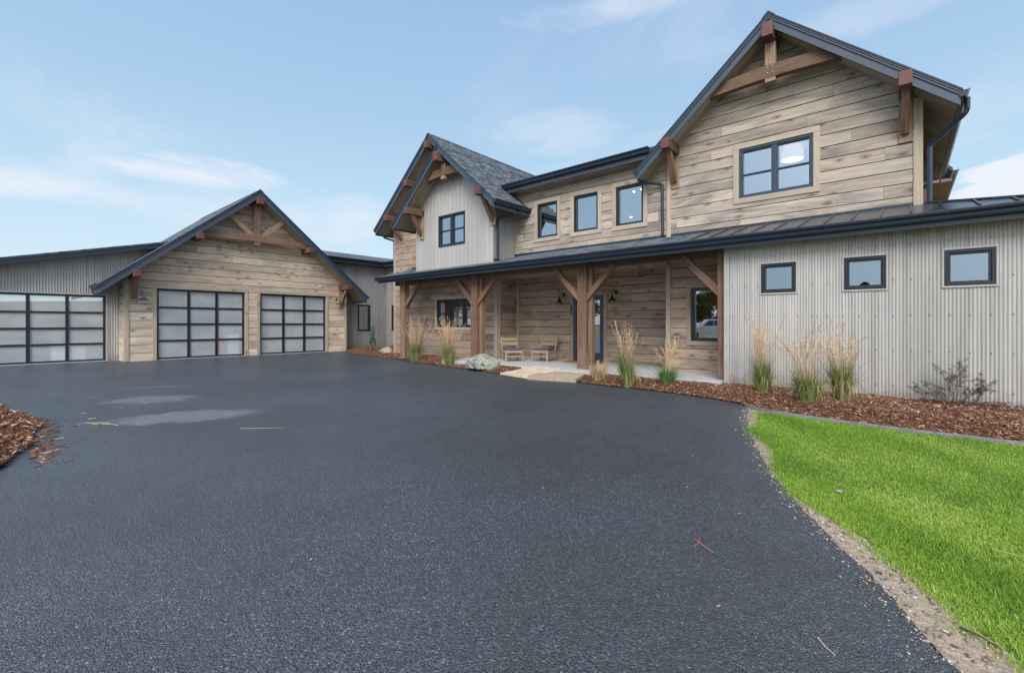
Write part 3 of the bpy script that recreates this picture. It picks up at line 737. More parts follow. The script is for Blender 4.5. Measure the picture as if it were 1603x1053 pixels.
for (a, b, y0, y1, z) in ((-15.7, -2.95, 10.90, 11.82, 3.06), (-10.9, -4.78, 11.8, 12.9, 3.065), (-2.95, 1.95, 10.19, 10.5, 3.12)):
    n_ = int((y1 - y0) / .13)
    for k in range(n_):
        ya, yb = y0 + (y1 - y0) * k / n_, y0 + (y1 - y0) * (k + 1) / n_ - .004; r_ = random.random()
        st.face([(a, ya, z), (a, yb, z), (b, yb, z), (b, ya, z)], [(a + r_ * 9, ya + r_ * 5), (a + r_ * 9, yb + r_ * 5), (b + r_ * 9, yb + r_ * 5), (b + r_ * 9, ya + r_ * 5)], 0, r_)
st.build('porch_ceiling', 'soffit', house)
# porch posts, beam and braces
Yp = 10.62
PX = [(-15.0, -14.70), (-11.01, -10.71), (-6.81, -6.52), (-3.14, -2.86)]
for i, (a, b) in enumerate(PX):
    p = MB(); base = .2 if i > 1 else .08
    p.beam(((a + b) / 2, Yp + .12, base), ((a + b) / 2, Yp + .12, 3.14), b - a, .24, up=(0, 1, 0))
    if i in (1, 2): p.beam((b + .06, Yp + .19, base), (b + .06, Yp + .19, 2.97), .115, .16, up=(0, 1, 0))
    po = p.build('porch_post', 'post', house, bevel=.008)
    for s_ in (-1, 1):
        if (i == 0 and s_ < 0) or (i == 3 and s_ > 0): continue
        x0 = a if s_ < 0 else b
        k = MB(); k.beam((x0 - s_ * .04, Yp + .12, 2.12), (x0 + s_ * .80, Yp + .12, 3.0), .15, .16, up=(0, 1, 0)); kk = k.build('post_brace', 'post', po, bevel=.006)
        bl = MB()
        for (xx, zz) in ((x0 - s_ * .05, 2.28), (x0 - s_ * .05, 2.13)): bl.lathe((xx, Yp - .002, zz), [(.016, 0), (.013, .009), (0, .011)], 8, 0, (0, -1, 0))
        bl.split('bolt', 'bolt', po)
b = MB()
for x0, x1 in ((-15.4, -15.0), (-14.70, -11.01), (-10.71, -6.81), (-6.52, -3.14)):
    b.beam((x0, Yp + .16, 3.07), (x1, Yp + .16, 3.07), .20, .25)
b.split('porch_beam', 'beam', house, bevel=.006)
rf = MB()
for i in range(24):
    x = -15.2 + i * .52; rf.beam((x, 10.3, zr(10.3) - .12), (x, 10.62, zr(10.62) - .12), .05, .1, m=0)
rf.split('rafter_tail', 'beam', house)
# brackets of the big gable
bracket(house, FM, -4.54, 6.10, .76, drop=.80); bracket(house, FM, .02, 6.12, .76, drop=.80)
def truss(parent, fr, c, zpeak, n, zc, hw, cam, kw=.21, ch=.24, diag=False, nl=.76, zk=None, w2=.21):
    ob = MB(); ob.beam(fr.P(c, zpeak, .0), fr.P(c, zpeak, nl), w2, .30, m=0, mend=1); pk = ob.build('outlooker', ['beam', 'end_stain'], parent, bevel=.012)
    N = 10; T_ = MB()
    for k in range(N):
        def zz(t): return cam * (1 - t * t)
        ta, tb = -1 + 2 * k / N, -1 + 2 * (k + 1) / N
        ua, ub = c + hw * ta, c + hw * tb
        T_.prism([(ua, zc + zz(ta) * .6), (ub, zc + zz(tb) * .6), (ub, zc + ch + zz(tb)), (ua, zc + ch + zz(ta))], fr, n - .085, n + .085, 0, .3, (1, 0))
    for p_ in range(len(T_.U)): T_.U[p_] = [(x - 0, y) for x, y in T_.U[p_]]
    co = T_.build('collar_tie', 'post' if diag else 'beam', parent)
    K = MB(); K.beam(fr.P(c, (zk or zc - .12), n), fr.P(c, zpeak - .12, n), kw, .15, up=tuple(fr.N)); K.build('king_post', 'light_beam' if not diag else 'post', parent, bevel=.006)
    if diag:
        for s_ in (-1, 1):
            D = MB(); D.beam(fr.P(c + s_ * .22, zc + ch + cam - .06, n), fr.P(c + s_ * 1.22, zc + ch + cam + .86, n), .20, .14, up=tuple(fr.N)); D.build('strut', 'light_beam', parent, bevel=.006)
    Bo = MB()
    for (dx, dz) in ((-.05, .08), (.05, .08), (-.05, .2), (.05, .2)): Bo.lathe(fr.P(c + dx, zc + cam * .8 + dz, n + .086), [(.014, 0), (.012, .008), (0, .01)], 8, 0, tuple(fr.N))
    Bo.split('bolt', 'bolt', co)
truss(house, FM, cB, 7.86, .36, 6.88, 1.30, .09, zk=6.84)
truss(house, FG, c1, 7.13, .36, 6.50, .86, .09, nl=.80, zk=6.44)
bracket(house, FG, -13.73, 5.70, .80, drop=.78, w=.22); bracket(house, FG, -10.05 + .0, 5.72, .80, drop=.78, w=.22)
ob = MB(); ob.beam(FM.P(c2, 8.29, 0), FM.P(c2, 8.29, .92), .21, .28, m=0, mend=1); ob.build('outlooker', ['beam', 'end_stain'], house, bevel=.012)
ob = MB(); ob.beam(FM.P(-15.12, 7.08, 0), FM.P(-15.12, 7.08, .92), .21, .26, m=0, mend=1); ob.build('outlooker', ['beam', 'end_stain'], house, bevel=.012)
bracket(house, FM, -16.52, 6.02, .92, drop=.78, w=.22)
# downspouts
downspout(house, [(-5.45, 11.5, 5.42), (-5.42, 11.52, 5.28), (-4.86, 11.74, 5.14), (-4.86, 11.76, 3.80)])
downspout(house, [(.86, 11.5, 5.50), (.86, 11.52, 5.25), (.37, 11.76, 4.85), (.37, 11.78, 3.74)])
downspout(house, [(-9.38, 11.3, 5.18), (-9.40, 11.28, 5.05), (-9.99, 10.86, 4.86), (-9.99, 10.86, 3.52)])
downspout(house, [(-17.5, 11.5, 5.45), (-17.5, 11.55, 5.25), (-17.17, 11.85, 5.12), (-17.17, 11.9, .1)])
downspout(house, [(-14.5, 11.0, 5.10), (-14.4, 11.3, 4.98), (-14.2, 11.75, 4.95), (-14.2, 11.78, 3.8)])
# connector wing between garage and house
FA = frX(-23.0); FB = frY(15.35)
corr_wall(FA, [(11.0, 0), (15.35, 0), (15.35, 4.75), (11.0, 4.75)], [(13.5, 1.02, 14.26, 2.5)], screws=False).build('connector_wall', ['corrugated_dark', 'bolt'], house)
corr_wall(FB, [(-23, 0), (-16.9, 0), (-16.9, 4.75), (-23, 4.75)], [(-22.45, 1.02, -21.7, 2.5)], screws=False).build('connector_wall', ['corrugated_dark', 'bolt'], house)
window(house, FA, 13.5, 14.26, 1.02, 2.5, 1, (), trim=.0, fw=.06, glass='porch_glass', room=1.5)
window(house, FB, -22.45, -21.7, 1.02, 2.5, 1, (), trim=.0, fw=.06, glass='porch_glass', room=1.5)
cr = MB(); ze = 4.93
cr.face([(-22.48, 9, ze), (-22.48, 14.88, ze), (-27, 19.4, ze + .22 * 4.5), (-27, 9, ze + .22 * 4.5)], None, 0, 0)
cr.face([(-22.48, 14.88, ze), (-16.9, 14.88, ze), (-16.9, 19.4, ze + .22 * 4.5), (-27, 19.4, ze + .22 * 4.5)], None, 0, 0)
cro = cr.build('connector_roof', 'shingle', house)
fa = MB(); fa.box(frX(-22.48), 9, 14.88, ze - .24, ze - .01, -.03, 0, 0, .5); fa.box(frY(14.88), -22.48, -16.9, ze - .24, ze - .01, -.03, 0, 0, .5); fa.build('fascia', 'fascia', cro)
so = MB(); so.face([(-22.5, 9, ze - .232), (-23.0, 9, ze - .232), (-23.0, 15.35, ze - .232), (-22.5, 14.9, ze - .232)][::-1], None, 0, .3); so.face([(-22.5, 14.9, ze - .232), (-23, 15.35, ze - .232), (-16.9, 15.35, ze - .232), (-16.9, 14.9, ze - .232)], None, 0, .6)
so.build('soffit', 'beam', cro)
gutter((-22.48, 9, ze), (-22.48, 14.76, ze), (1, 0, 0), 'gutter', cro); gutter((-22.36, 14.88, ze), (-16.95, 14.88, ze), (0, -1, 0), 'gutter', cro)
cs = MB(); cs.face([(-27, 19.4, 0), (-16.9, 19.4, 0), (-16.9, 19.4, 6), (-27, 19.4, 6)]); cs.build('rear_wall', 'corrugated_dark', house)
# porch slab
sl = MB(); sl.box(frY(10.30), -12.1, -2.97, -.1, .2, -2.6, 0, 0)
sl.box(frY(10.30), -8.3, -6.0, -.1, .195, 0, .28, 0)
sl.build('porch_slab', 'concrete', house, bevel=.012)

# ------------------------------------------------------------------ GARAGE
garage = thing('garage', 'wood-clad gabled garage with frosted glass doors and a lower metal-clad wing on its left', 'garage', (-22.3, 7.9, 0))
XG = -22.3; G = frX(XG); cG, zG, pG = 7.9, 7.34, .842; TG = .34
d1 = (4.38, 0, 7.54, 2.83); d2 = (8.17, 0, 11.29, 2.82)
poly = [(3.42, 0), (12.40, 0), (12.40, roofline(cG, zG, pG, TG, 12.4)), (cG, zG - TG + .06), (3.42, roofline(cG, zG, pG, TG, 3.42))]
plank_wall(G, poly, [(d1[0], -.1, d1[2], d1[3]), (d2[0], -.1, d2[2], d2[3])], .315, .0, gap=.024).build('gable_wall', ['siding_garage', 'gap'], garage)
plank_wall(Fr((0, 3.42, 0), (1, 0, 0), (0, -1, 0)), [(-23.3, 0), (XG, 0), (XG, 3.1), (-23.3, 3.1)], [], .315, .0, gap=.024).build('side_wall', ['siding_garage', 'gap'], garage)
cb = MB(); cb.box(G, 3.40, 3.53, 0, 3.1, .0, .055); cb.box(G, 12.29, 12.42, 0, 3.1, .0, .055)
cb.box(Fr((0, 3.42, 0), (1, 0, 0), (0, -1, 0)), XG - .10, XG + .05, 0, 3.1, .0, .03)
cb.split('corner_board', 'trim', garage, bevel=.004)
gs = MB(); gs.face([(XG, 12.4, 0), (XG, 12.4, 3.4), (-32, 12.4, 3.4), (-32, 12.4, 0)]); gs.face([(-32, -6, 0), (-32, -6, 2.2), (-32, 12.4, 3), (-32, 12.4, 0)]); gs.build('rear_wall', 'siding_garage', garage)
def garage_door(fr, u0, u1, v0, v1, trim, label):
    f = MB(); fw = .075
    for (a, b, c_, e) in ((u0, u1, v0, v0 + .09), (u0, u1, v1 - fw, v1), (u0, u0 + fw, v0 + .09, v1 - fw), (u1 - fw, u1, v0 + .09, v1 - fw)): f.box(fr, a, b, c_, e, -.13, -.05)
    iu0, iu1, iv0, iv1 = u0 + fw, u1 - fw, v0 + .09, v1 - fw; w = (iu1 - iu0) / 3; hh = (iv1 - iv0) / 4
    for k in (1, 2): f.box(fr, iu0 + k * w - .048, iu0 + k * w + .048, iv0, iv1, -.13, -.053)
    for k in (1, 2, 3):
        f.box(fr, iu0, iu1, iv0 + k * hh - .036, iv0 + k * hh + .036, -.12, -.056)
        f.box(fr, iu0, iu1, iv0 + k * hh - .004, iv0 + k * hh + .002, -.056, -.053)
    o = f.build('garage_door', 'black_frame', garage, bevel=.003); o['label'] = label
    for a in range(3):
        for b in range(4):
            p = MB(); A = iu0 + a * w + (.048 if a else 0); B = iu0 + (a + 1) * w - (.048 if a < 2 else 0); C = iv0 + b * hh + (.036 if b else 0); D = iv0 + (b + 1) * hh - (.036 if b < 3 else 0)
            r_ = random.uniform(-.003, .003)
            p.face([fr.P(A, C, -.1 + r_), fr.P(B, C, -.1), fr.P(B, D, -.1 - r_), fr.P(A, D, -.1)], None, 0, random.random()); p.build('glass_panel', 'frosted', o)
    w_ = MB(); w_.box(fr, u0, u1, 0, .022, -.13, -.02); w_.build('threshold', 'white_rim', o)
    if trim:
        t = MB(); t.box(fr, u0 - .13, u0, 0, v1, -.12, .05); t.box(fr, u1, u1 + .13, 0, v1, -.12, .05); t.box(fr, u0 - .13, u1 + .13, v1, v1 + .14, -.12, .055); t.build('trim', 'trim', o, bevel=.004)
    else:
        t = MB(); t.box(fr, u1, u1 + .05, 0, v1 + .05, -.12, .03); t.box(fr, u0 - .05, u0, 0, v1 + .05, -.12, .03); t.box(fr, u0, u1, v1, v1 + .05, -.12, .03); t.build('trim', 'panel_metal', o)
    return o
garage_door(G, *[d1[0], d1[2], 0.0, d1[3]], True, 'left frosted glass door under the garage gable'); garage_door(G, d2[0], d2[2], 0.0, d2[3], True, 'right frosted glass door under the garage gable')
# things inside that show as blurs through the frosted glass, and the inner shell
shell = MB()
shell.face([(-28, 3.5, .0), (-28, 12.3, .0), (-28, 12.3, 3.2), (-28, 3.5, 3.2)]); shell.face([(-22.5, 3.5, .01), (-22.5, 12.3, .01), (-28, 12.3, .01), (-28, 3.5, .01)])
shell.face([(-22.5, 3.5, 3.2), (-22.5, 12.3, 3.2), (-28, 12.3, 3.2), (-28, 3.5, 3.2)]); shell.build('room_interior', 'curtain', garage)
gable_roof(garage, G, cG, zG, pG, 5.28, 5.28, .78, -7.5, T=TG, gut_back=-.6, gut_backL=-.9)
truss(garage, G, cG, 6.85, .42, 5.02, 2.22, .10, diag=True, nl=.9, w2=.27, ch=.27, zk=4.92, kw=.26)
for (u, vt, dr) in ((5.64, 5.10, 0), (10.16, 5.07, 0), (3.66, 3.42, .86), (12.10, 3.42, .86)): bracket(garage, G, u, vt, .90, drop=dr, w=.25, h=.24)
# metal clad wing with its own door and sloping roof
FW = frX(-23.3); wl = lambda u: 3.44 + .252 * (u - .3)
corr_wall(FW, [(-6, 0), (5.2, 0), (5.2, wl(5.2)), (-6, wl(-6))], [(-.12, -.1, 3.01, 2.52)], pitch=.076, amp=.012, screws=True).build('metal_wing_wall', ['corrugated', 'screw'], garage)
garage_door(FW, -.12, 3.01, 0.0, 2.52, False, 'frosted glass door in the grey metal wing')
wr = MB(); zt = lambda u: 3.64 + .252 * (u - .29)
a = (-22.66, -6, zt(-6)); b = (-22.66, 6, zt(6)); c_ = (-31, 6, zt(6)); d_ = (-31, -6, zt(-6))
wr.face([a, d_, c_, b][::-1], None, 0, 0); wr.face([(p[0], p[1], p[2] - .04) for p in (a, d_, c_, b)], None, 0, 0)
wr.face([a, b, (b[0], b[1], b[2] - .04), (a[0], a[1], a[2] - .04)][::-1], None, 0, 0)
wro = wr.build('wing_roof', 'shingle', garage)
fa = MB(); fx = frX(-22.7)
fa.prism([(-6, zt(-6) - .10), (6, zt(6) - .10), (6, zt(6) - .042), (-6, zt(-6) - .042)], fx, -.03, .03, 0, .5); fa.prism([(-6, zt(-6) - .23), (6, zt(6) - .23), (6, zt(6) - .108), (-6, zt(-6) - .108)], fx, -.03, .0, 0, .5)
fa.build('fascia', 'navy', wro)
so = MB(); so.face([(-22.72, -6, zt(-6) - .21), (-22.72, 6, zt(6) - .21), (-23.32, 6, zt(6) - .21), (-23.32, -6, zt(-6) - .21)], None, 0, .4); so.build('soffit', 'soffit', wro)

# ------------------------------------------------------------------ wall lamps
def crate(loc, dims, mat, name, label, cat):
    m_ = MB(); x, y, z = loc; a, b, c = dims
    m_.beam((x, y - b / 2, z + c / 2), (x, y + b / 2, z + c / 2), a, c); m_.beam((x, y - b / 2 - .01, z + c + .02), (x, y + b / 2 + .01, z + c + .02), a + .03, .04)
    tag(m_.build(name, mat, None, bevel=.02), label, cat)
simple('red_plastic', (.75, .05, .04), .4); simple('teal_plastic', (.10, .55, .62), .4); simple('white_enamel', (.85, .85, .85), .3)
crate((-22.72, 6.72, .02), (.34, .20, .66), 'red_plastic', 'fuel_container', 'red container standing behind the frosted glass of the left gable door', 'container')
crate((-22.78, 7.18, .02), (.5, .46, .92), 'white_enamel', 'storage_cabinet', 'low white cabinet behind the right column of the left gable door', 'cabinet')
crate((-22.78, 7.05, .99), (.3, .34, .30), 'teal_plastic', 'storage_box', 'teal box on the white cabinet behind the frosted glass', 'box')
crate((-23.8, 2.0, .02), (.5, .9, .55), 'white_enamel', 'storage_chest', 'white chest behind the frosted door of the metal wing', 'chest')
def wall_lamp(fr, u, v, n0, sr, mat, label, out=.26, drop=.30, cat='wall lamp'):
    base = fr.P(u, v, n0); t = thing('wall_lamp', label, cat, base, 'barn style wall lamps')
    N = fr.N
    p = MB(); p.lathe(base, [(0, .03), (.055, .03), (.062, .015), (.062, 0)][::-1], 20, 0, tuple(N)); p.build('wall_plate', mat, t, smooth=True)
    pts = []
    for k in range(9):
        a = math.pi * k / 8; pts.append(base + N * (.02 + out * (k / 8)) + Vector((0, 0, .08 * math.sin(a))))
    pts.append(pts[-1] + Vector((0, 0, -.12)))
    A = MB(); A.tube(pts, .011, 8); A.build('arm', mat, t, smooth=True)
    c = pts[-1]; S = MB(); S.lathe(c + Vector((0, 0, -.16)), [(sr, 0), (sr * .96, .012), (sr * .55, .05), (.045, .085), (.035, .15), (.02, .17), (0, .172)], 24, 0); S.lathe(c + Vector((0, 0, -.162)), [(0, .08), (sr * .5, .05), (sr, 0)], 24, 0); S.build('shade', mat, t, smooth=True)
    B = MB(); B.lathe(c + Vector((0, 0, -.175)), [(0, 0), (.022, .008), (.03, .03), (.02, .06), (.012, .08)], 12, 0); B.build('glass_bulb', 'white_rim', t, smooth=True)
wall_lamp(FR, -8.77, 2.42, .03, .13, 'lamp_metal', 'dark bronze barn lamp on the porch wall left of the front door')
wall_lamp(FR, -6.80, 2.42, .03, .13, 'lamp_metal', 'dark bronze barn lamp on the porch wall right of the front door')
wall_lamp(G, 3.93, 2.62, .03, .19, 'galv_lamp', 'galvanised barn lamp on the garage wall left of the two wide doors')
wall_lamp(G, 11.83, 2.70, .03, .17, 'galv_lamp', 'galvanised barn lamp on the garage wall right of the two wide doors')
# lamps inside, seen through the panes
t = thing('pendant_lamp', 'round fabric drum pendant lamp glowing behind the upper right gable window', 'pendant lamp', (-2.17, 13.5, 5.5))
s_ = MB(); s_.lathe((-2.17, 13.5, 5.64), [(.25, 0), (.25, .23)], 40); s_.build('shade', 'shade_fabric', t, smooth=True)
s_ = MB(); s_.lathe((-2.17, 13.5, 5.642), [(0, 0), (.248, 0)], 40); o = s_.build('diffuser', 'lamp_disc', t)
s_ = MB(); s_.tube([(-2.17, 13.5, 5.88), (-2.17, 13.5, 5.97)], .008, 6); s_.build('rod', 'bolt', t)
for i, (px, py, pz, lb) in enumerate(((-5.94, 12.3, 5.26, 'small recessed ceiling light seen high in the third upper window from the left'), (-5.71, 12.3, 5.29, 'small recessed ceiling light at the top right corner of the third upper window'), (-6.03, 12.3, 4.54, 'small white lit lamp low in the third upper window'), )):
    t = thing('ceiling_light', lb, 'ceiling light', (px, py, pz), 'small lights behind the upper windows')
    s_ = MB(); s_.lathe((px, py, pz), [(0, 0), (.028, 0), (.034, .012), (.016, .026)], 16); s_.build('diffuser', 'bulb', t, smooth=True)
for (p_, lb) in (((-12.2, 12.35, 2.08), 'bare warm bulb glowing inside the left porch window'), ((-3.35, 12.4, 2.05), 'bare warm bulb glowing inside the right porch window')):
    t = thing('pendant_bulb', lb, 'light bulb', p_, 'bulbs behind the porch windows')
    s_ = MB(); s_.lathe(p_, [(0, -.045), (.03, -.03), (.04, 0), (.028, .03), (.012, .05)], 14); s_.build('bulb', 'bulb', t, smooth=True)
    s_ = MB(); s_.tube([(p_[0], p_[1], p_[2] + .05), (p_[0], p_[1], p_[2] + .5)], .004, 5); s_.build('cord', 'outlet_plate', t)
# ------------------------------------------------------------------ GROUND
FRONT = [(-30, 12.4), (-23.2, 12.4), (-22.4, 12.38), (-21.29, 11.86), (-19.15, 11.24), (-15.58, 10.85), (-13.5, 10.42), (-11.54, 10.05), (-9.46, 9.74), (-8.57, 9.62), (-7.74, 9.58), (-6.8, 9.55), (-6.14, 9.49), (-5.21, 9.39), (-4.42, 9.4), (-3.54, 9.31), (-2.74, 9.12), (-2.2, 8.86), (-2.04, 8.62), (-1.7, 8.36), (-1.33, 8.30), (-.83, 8.22), (-.1, 8.10), (.53, 8.12), (1.09, 8.12), (3, 8.1), (8, 8.1)]
fx_, fy_ = np.array([p[0] for p in FRONT]), np.array([p[1] for p in FRONT])
yF = lambda x: np.interp(x, fx_, fy_)
def yB(x): return np.where(x < -17.0, 15.36, np.where(x < -12.1, 11.86, np.where(x < -2.97, 10.32, 10.52)))
def mulch_h(x, y, jit=True):
    d = np.clip((y - yF(x)) / .55, 0, 1); s = d * d * (3 - 2 * d)
    b = .015 + .125 * s
    wob = .020 * np.sin(x * 3.1 + y * 2.3) * np.cos(y * 3.7 - x * 1.3) + .012 * np.sin(x * 8.3 + 1.7 * y) * np.cos(y * 9.1)
    return b + wob * s
def sheet(name, pts, z, mat, kind='structure', th=.0):
    mb = MB(); mb.face([(x, y, z) for x, y in pts], None, 0, 0)
    if th:
        for i in range(len(pts)):
            (x0, y0), (x1, y1) = pts[i], pts[(i + 1) % len(pts)]; mb.face([(x0, y0, z), (x0, y0, z - th), (x1, y1, z - th), (x1, y1, z)], None, 0, 0)
    o = mb.build(name, mat); o['kind'] = kind; return o
sheet('ground', [(-600, -600), (600, -600), (600, 600), (-600, 600)], -.06, 'dry_ground')
def jitter(pts, step=.06, amp=.012):
    out = []
    for (x0, y0), (x1, y1) in zip(pts[:-1], pts[1:]):
        L = math.hypot(x1 - x0, y1 - y0); n = max(1, int(L / step)); nx, ny = -(y1 - y0) / L, (x1 - x0) / L
        for k in range(n):
            t = k / n; j = amp * (mnoise.noise(Vector(((x0 + (x1 - x0) * t) * 4, (y0 + (y1 - y0) * t) * 4, 1))) * 2.2 + random.uniform(-.5, .5))
            out.append((x0 + (x1 - x0) * t + nx * j, y0 + (y1 - y0) * t + ny * j))
    out.append(pts[-1]); return out
def smooth(pts, it=2):
    for _ in range(it):
        o = [pts[0]]
        for a, b in zip(pts[:-1], pts[1:]): o += [(a[0] * .75 + b[0] * .25, a[1] * .75 + b[1] * .25), (a[0] * .25 + b[0] * .75, a[1] * .25 + b[1] * .75)]
        o.append(pts[-1]); pts = o
    return pts
AE = smooth([(-2.02, 8.72), (-1.99, 8.36), (-1.86, 7.75), (-1.62, 6.9), (-1.40, 6.19), (-1.07, 5.24), (-.70, 4.36), (-.38, 3.75), (-.04, 3.12), (.19, 2.62), (.55, 1.85), (1.2, .7), (2.4, -.9), (5, -3), (9, -5)])
asph = [(-32, 13.5), (-32, -14), (9, -14)] + jitter(AE)[::-1] + [(-2.5, 9.6), (-6, 9.8), (-9, 10.1), (-14, 11.0), (-18.5, 11.7), (-21, 12.4), (-21.5, 13.2)]
sheet('driveway', asph, 0, 'asphalt', th=.05)
LE = smooth([(-1.80, 8.27), (-1.72, 7.8), (-1.58, 7.19), (-1.62, 6.8), (-1.30, 6.27), (-1.05, 5.61), (-1.0, 5.2), (-.90, 4.91), (-.69, 4.41), (-.47, 4.23), (-.29, 3.98), (-.10, 3.70), (.05, 3.45), (.16, 3.30), (.24, 3.10), (.33, 2.98), (.55, 2.60), (.9, 2.0), (1.7, .9), (3, -.7), (6, -2.4), (9, -4)], 1)
sheet('gravel_verge', AE[:-1] + [(9, -5)] + [(9, 8.3), (-2.02, 8.72)], -.012, 'gravel_dirt')
lawn_poly = jitter(LE, .05, .02) + [(9, 8.12), (1.09, 8.10), (.53, 8.10), (-.1, 8.08), (-.83, 8.19), (-1.33, 8.27)]
sheet('lawn', lawn_poly, -.006, 'lawn')
# mulch bed
xs = np.arange(-22.6, 8.0, .06); rows = 22
VX = []; FX = []
for i, x in enumerate(xs):
    a, b = float(yF(x)) + .0, float(yB(np.array(x)))
    for k in range(rows):
        y = a + (b - a) * (k / (rows - 1)); VX.append((x, y, float(mulch_h(x, y)) + .012 * mnoise.noise(Vector((x * 12, y * 12, 0)))))
for i in range(len(xs) - 1):
    for k in range(rows - 1): q = i * rows + k; FX.append((q, q + rows, q + rows + 1, q + 1))
o = np_mesh('mulch_bed', np.array(VX), np.array(FX), np.zeros(len(FX)), 'mulch', smooth=True); o['kind'] = 'structure'
# entry: sandy path strip and flagstones laid between drive and porch
def band(name, pts, z0, mat):
    mb = MB(); mb.face([(x, y, z) for x, y, z in pts], None, 0, 0)
    for i in range(len(pts)):
        a, b = pts[i], pts[(i + 1) % len(pts)]; mb.face([a, (a[0], a[1], z0), (b[0], b[1], z0), b], None, 0, 0)
    return mb.build(name, mat)
o = band('path', [(-7.35, 9.12, .10), (-6.10, 9.45, .085), (-6.15, 10.02, .17), (-7.35, 10.02, .17)], 0, 'gravel_dirt'); o['kind'] = 'structure'
stones = []
cs_ = [[(-8.95, 9.42), (-8.10, 9.02), (-7.62, 9.35), (-8.45, 9.80)], [(-8.08, 9.00), (-7.18, 8.92), (-7.10, 9.25), (-7.60, 9.34)], [(-8.43, 9.82), (-7.60, 9.37), (-7.08, 9.28), (-7.0, 9.72), (-7.75, 10.0), (-8.40, 10.02)]]
rp = MB(); P4 = [(-8.50, 9.36, .075), (-7.28, 9.12, .065), (-7.02, 10.22, .232), (-8.02, 10.40, .232)]
N_ = 14; top = [[None] * (N_ + 1) for _ in range(N_ + 1)]
for a in range(N_ + 1):
    for b in range(N_ + 1):
        s_, t_ = a / N_, b / N_; p = [(1 - s_) * ((1 - t_) * P4[0][k] + t_ * P4[3][k]) + s_ * ((1 - t_) * P4[1][k] + t_ * P4[2][k]) for k in range(3)]
        e = .018 * (random.random() - .5) if a in (0, N_) or b in (0, N_) else 0
        top[a][b] = rp.v((p[0] + e, p[1] + e, p[2] + .006 * mnoise.noise(Vector((p[0] * 5, p[1] * 5, 3)))))
for a in range(N_):
    for b in range(N_): rp.face([top[a][b], top[a + 1][b], top[a + 1][b + 1], top[a][b + 1]], None, 0, 0)
ring = [top[a][0] for a in range(N_)] + [top[N_][b] for b in range(N_)] + [top[a][N_] for a in range(N_, 0, -1)] + [top[0][b] for b in range(N_, 0, -1)]
for i in range(len(ring)):
    a, b = ring[i], ring[(i + 1) % len(ring)]; pa, pb = rp.V[a], rp.V[b]
    rp.face([b, a, (pa[0], pa[1], pa[2] - .05), (pb[0], pb[1], pb[2] - .05)], None, 0, 0)
tag(rp.build('stone_slab', 'flagstone'), 'tan sandstone slab sloping from the drive up to the porch floor', 'stone slab')

# stone edging between lawn and mulch
eg = MB(); ep = smooth([(-2.12, 8.74), (-2.0, 8.58), (-1.7, 8.34), (-1.33, 8.28), (-.83, 8.20), (-.1, 8.09), (.53, 8.10), (1.09, 8.10), (3, 8.1), (8, 8.1)], 2)
for (x0, y0), (x1, y1) in zip(ep[:-1], ep[1:]):
    wd = .028
    A = [(x0, y0 - wd), (x1, y1 - wd), (x1, y1 + wd), (x0, y0 + wd)]
    zt_ = .034
    eg.face([(x, y, zt_) for x, y in A], None, 0, 0); eg.face([(x0, y0 - wd, -.02), (x1, y1 - wd, -.02), (x1, y1 - wd, zt_), (x0, y0 - wd, zt_)], None, 0, 0); eg.face([(x1, y1 + wd, -.02), (x0, y0 + wd, -.02), (x0, y0 + wd, zt_), (x1, y1 + wd, zt_)], None, 0, 0)
eg.face([(-2.12, 8.71, -.02), (-2.12, 8.71, .034), (-2.12, 8.77, .034), (-2.12, 8.77, -.02)], None, 0, 0)
tag(eg.build('stone_edging', 'edging_stone'), 'low grey edging strip curving between the lawn and the mulch bed', 'edging')

# ---------------------------------------------------------------- scattered small stuff
def in_poly(px, py, poly):
    inside = np.zeros(len(px), bool); n = len(poly); j = n - 1
    for i in range(n):
        xi, yi = poly[i]; xj, yj = poly[j]
        c = ((yi > py) != (yj > py)) & (px < (xj - xi) * (py - yi) / (yj - yi + 1e-12) + xi); inside ^= c; j = i
    return inside
def chips(name, X, Y, Z, lo, hi, mat, tilt=.35, wr=(.12, .3)):
    n = len(X); L = rng.uniform(lo, hi, n) * rng.choice([1, 1, 1, 1.8], n); Wd = L * rng.uniform(*wr, n); a = rng.uniform(0, 2 * np.pi, n)
    ti = rng.normal(0, tilt, n); r = rng.random(n); roll = rng.normal(0, .5, n)
    ux, uy, uz = np.cos(a) * np.cos(ti), np.sin(a) * np.cos(ti), np.sin(ti)
    vx, vy, vz = -np.sin(a) * np.cos(roll), np.cos(a) * np.cos(roll), np.sin(roll)
    C = np.stack([X, Y, Z], 1); U = np.stack([ux, uy, uz], 1) * L[:, None] / 2; V = np.stack([vx, vy, vz], 1) * Wd[:, None] / 2
    nn = np.cross(U, V); nn /= np.linalg.norm(nn, axis=1)[:, None] + 1e-9; nn *= np.sign(nn[:, 2:3] + 1e-9); T = nn * (Wd[:, None] * .28)
    e = rng.uniform(.35, 1., (n, 1))
    vs = np.stack([C - U - V * e, C + U * e - V, C + U + V * e, C - U * e + V, C - U * .9 - V * e + -T, C + U * e - V - T, C + U + V * e - T, C - U * e + V - T], 1).reshape(-1, 3)
    b = (np.arange(n) * 8)[:, None]
    F = np.concatenate([b + np.array([0, 1, 2, 3]), b + np.array([0, 4, 5, 1]), b + np.array([1, 5, 6, 2]), b + np.array([2, 6, 7, 3]), b + np.array([3, 7, 4, 0])], 0)
    return np_mesh(name, vs, F, np.concatenate([r] * 5), mat)
def bed_pts(n, x0, x1):
    X = rng.uniform(x0, x1, n); a = yF(X); b = yB(X); t = rng.random(n); Y = a + (b - a) * t
    k = ~((X > -8.3) & (X < -6.0) & (Y < 10.35)); return X[k], Y[k]
XX = []; YY = []
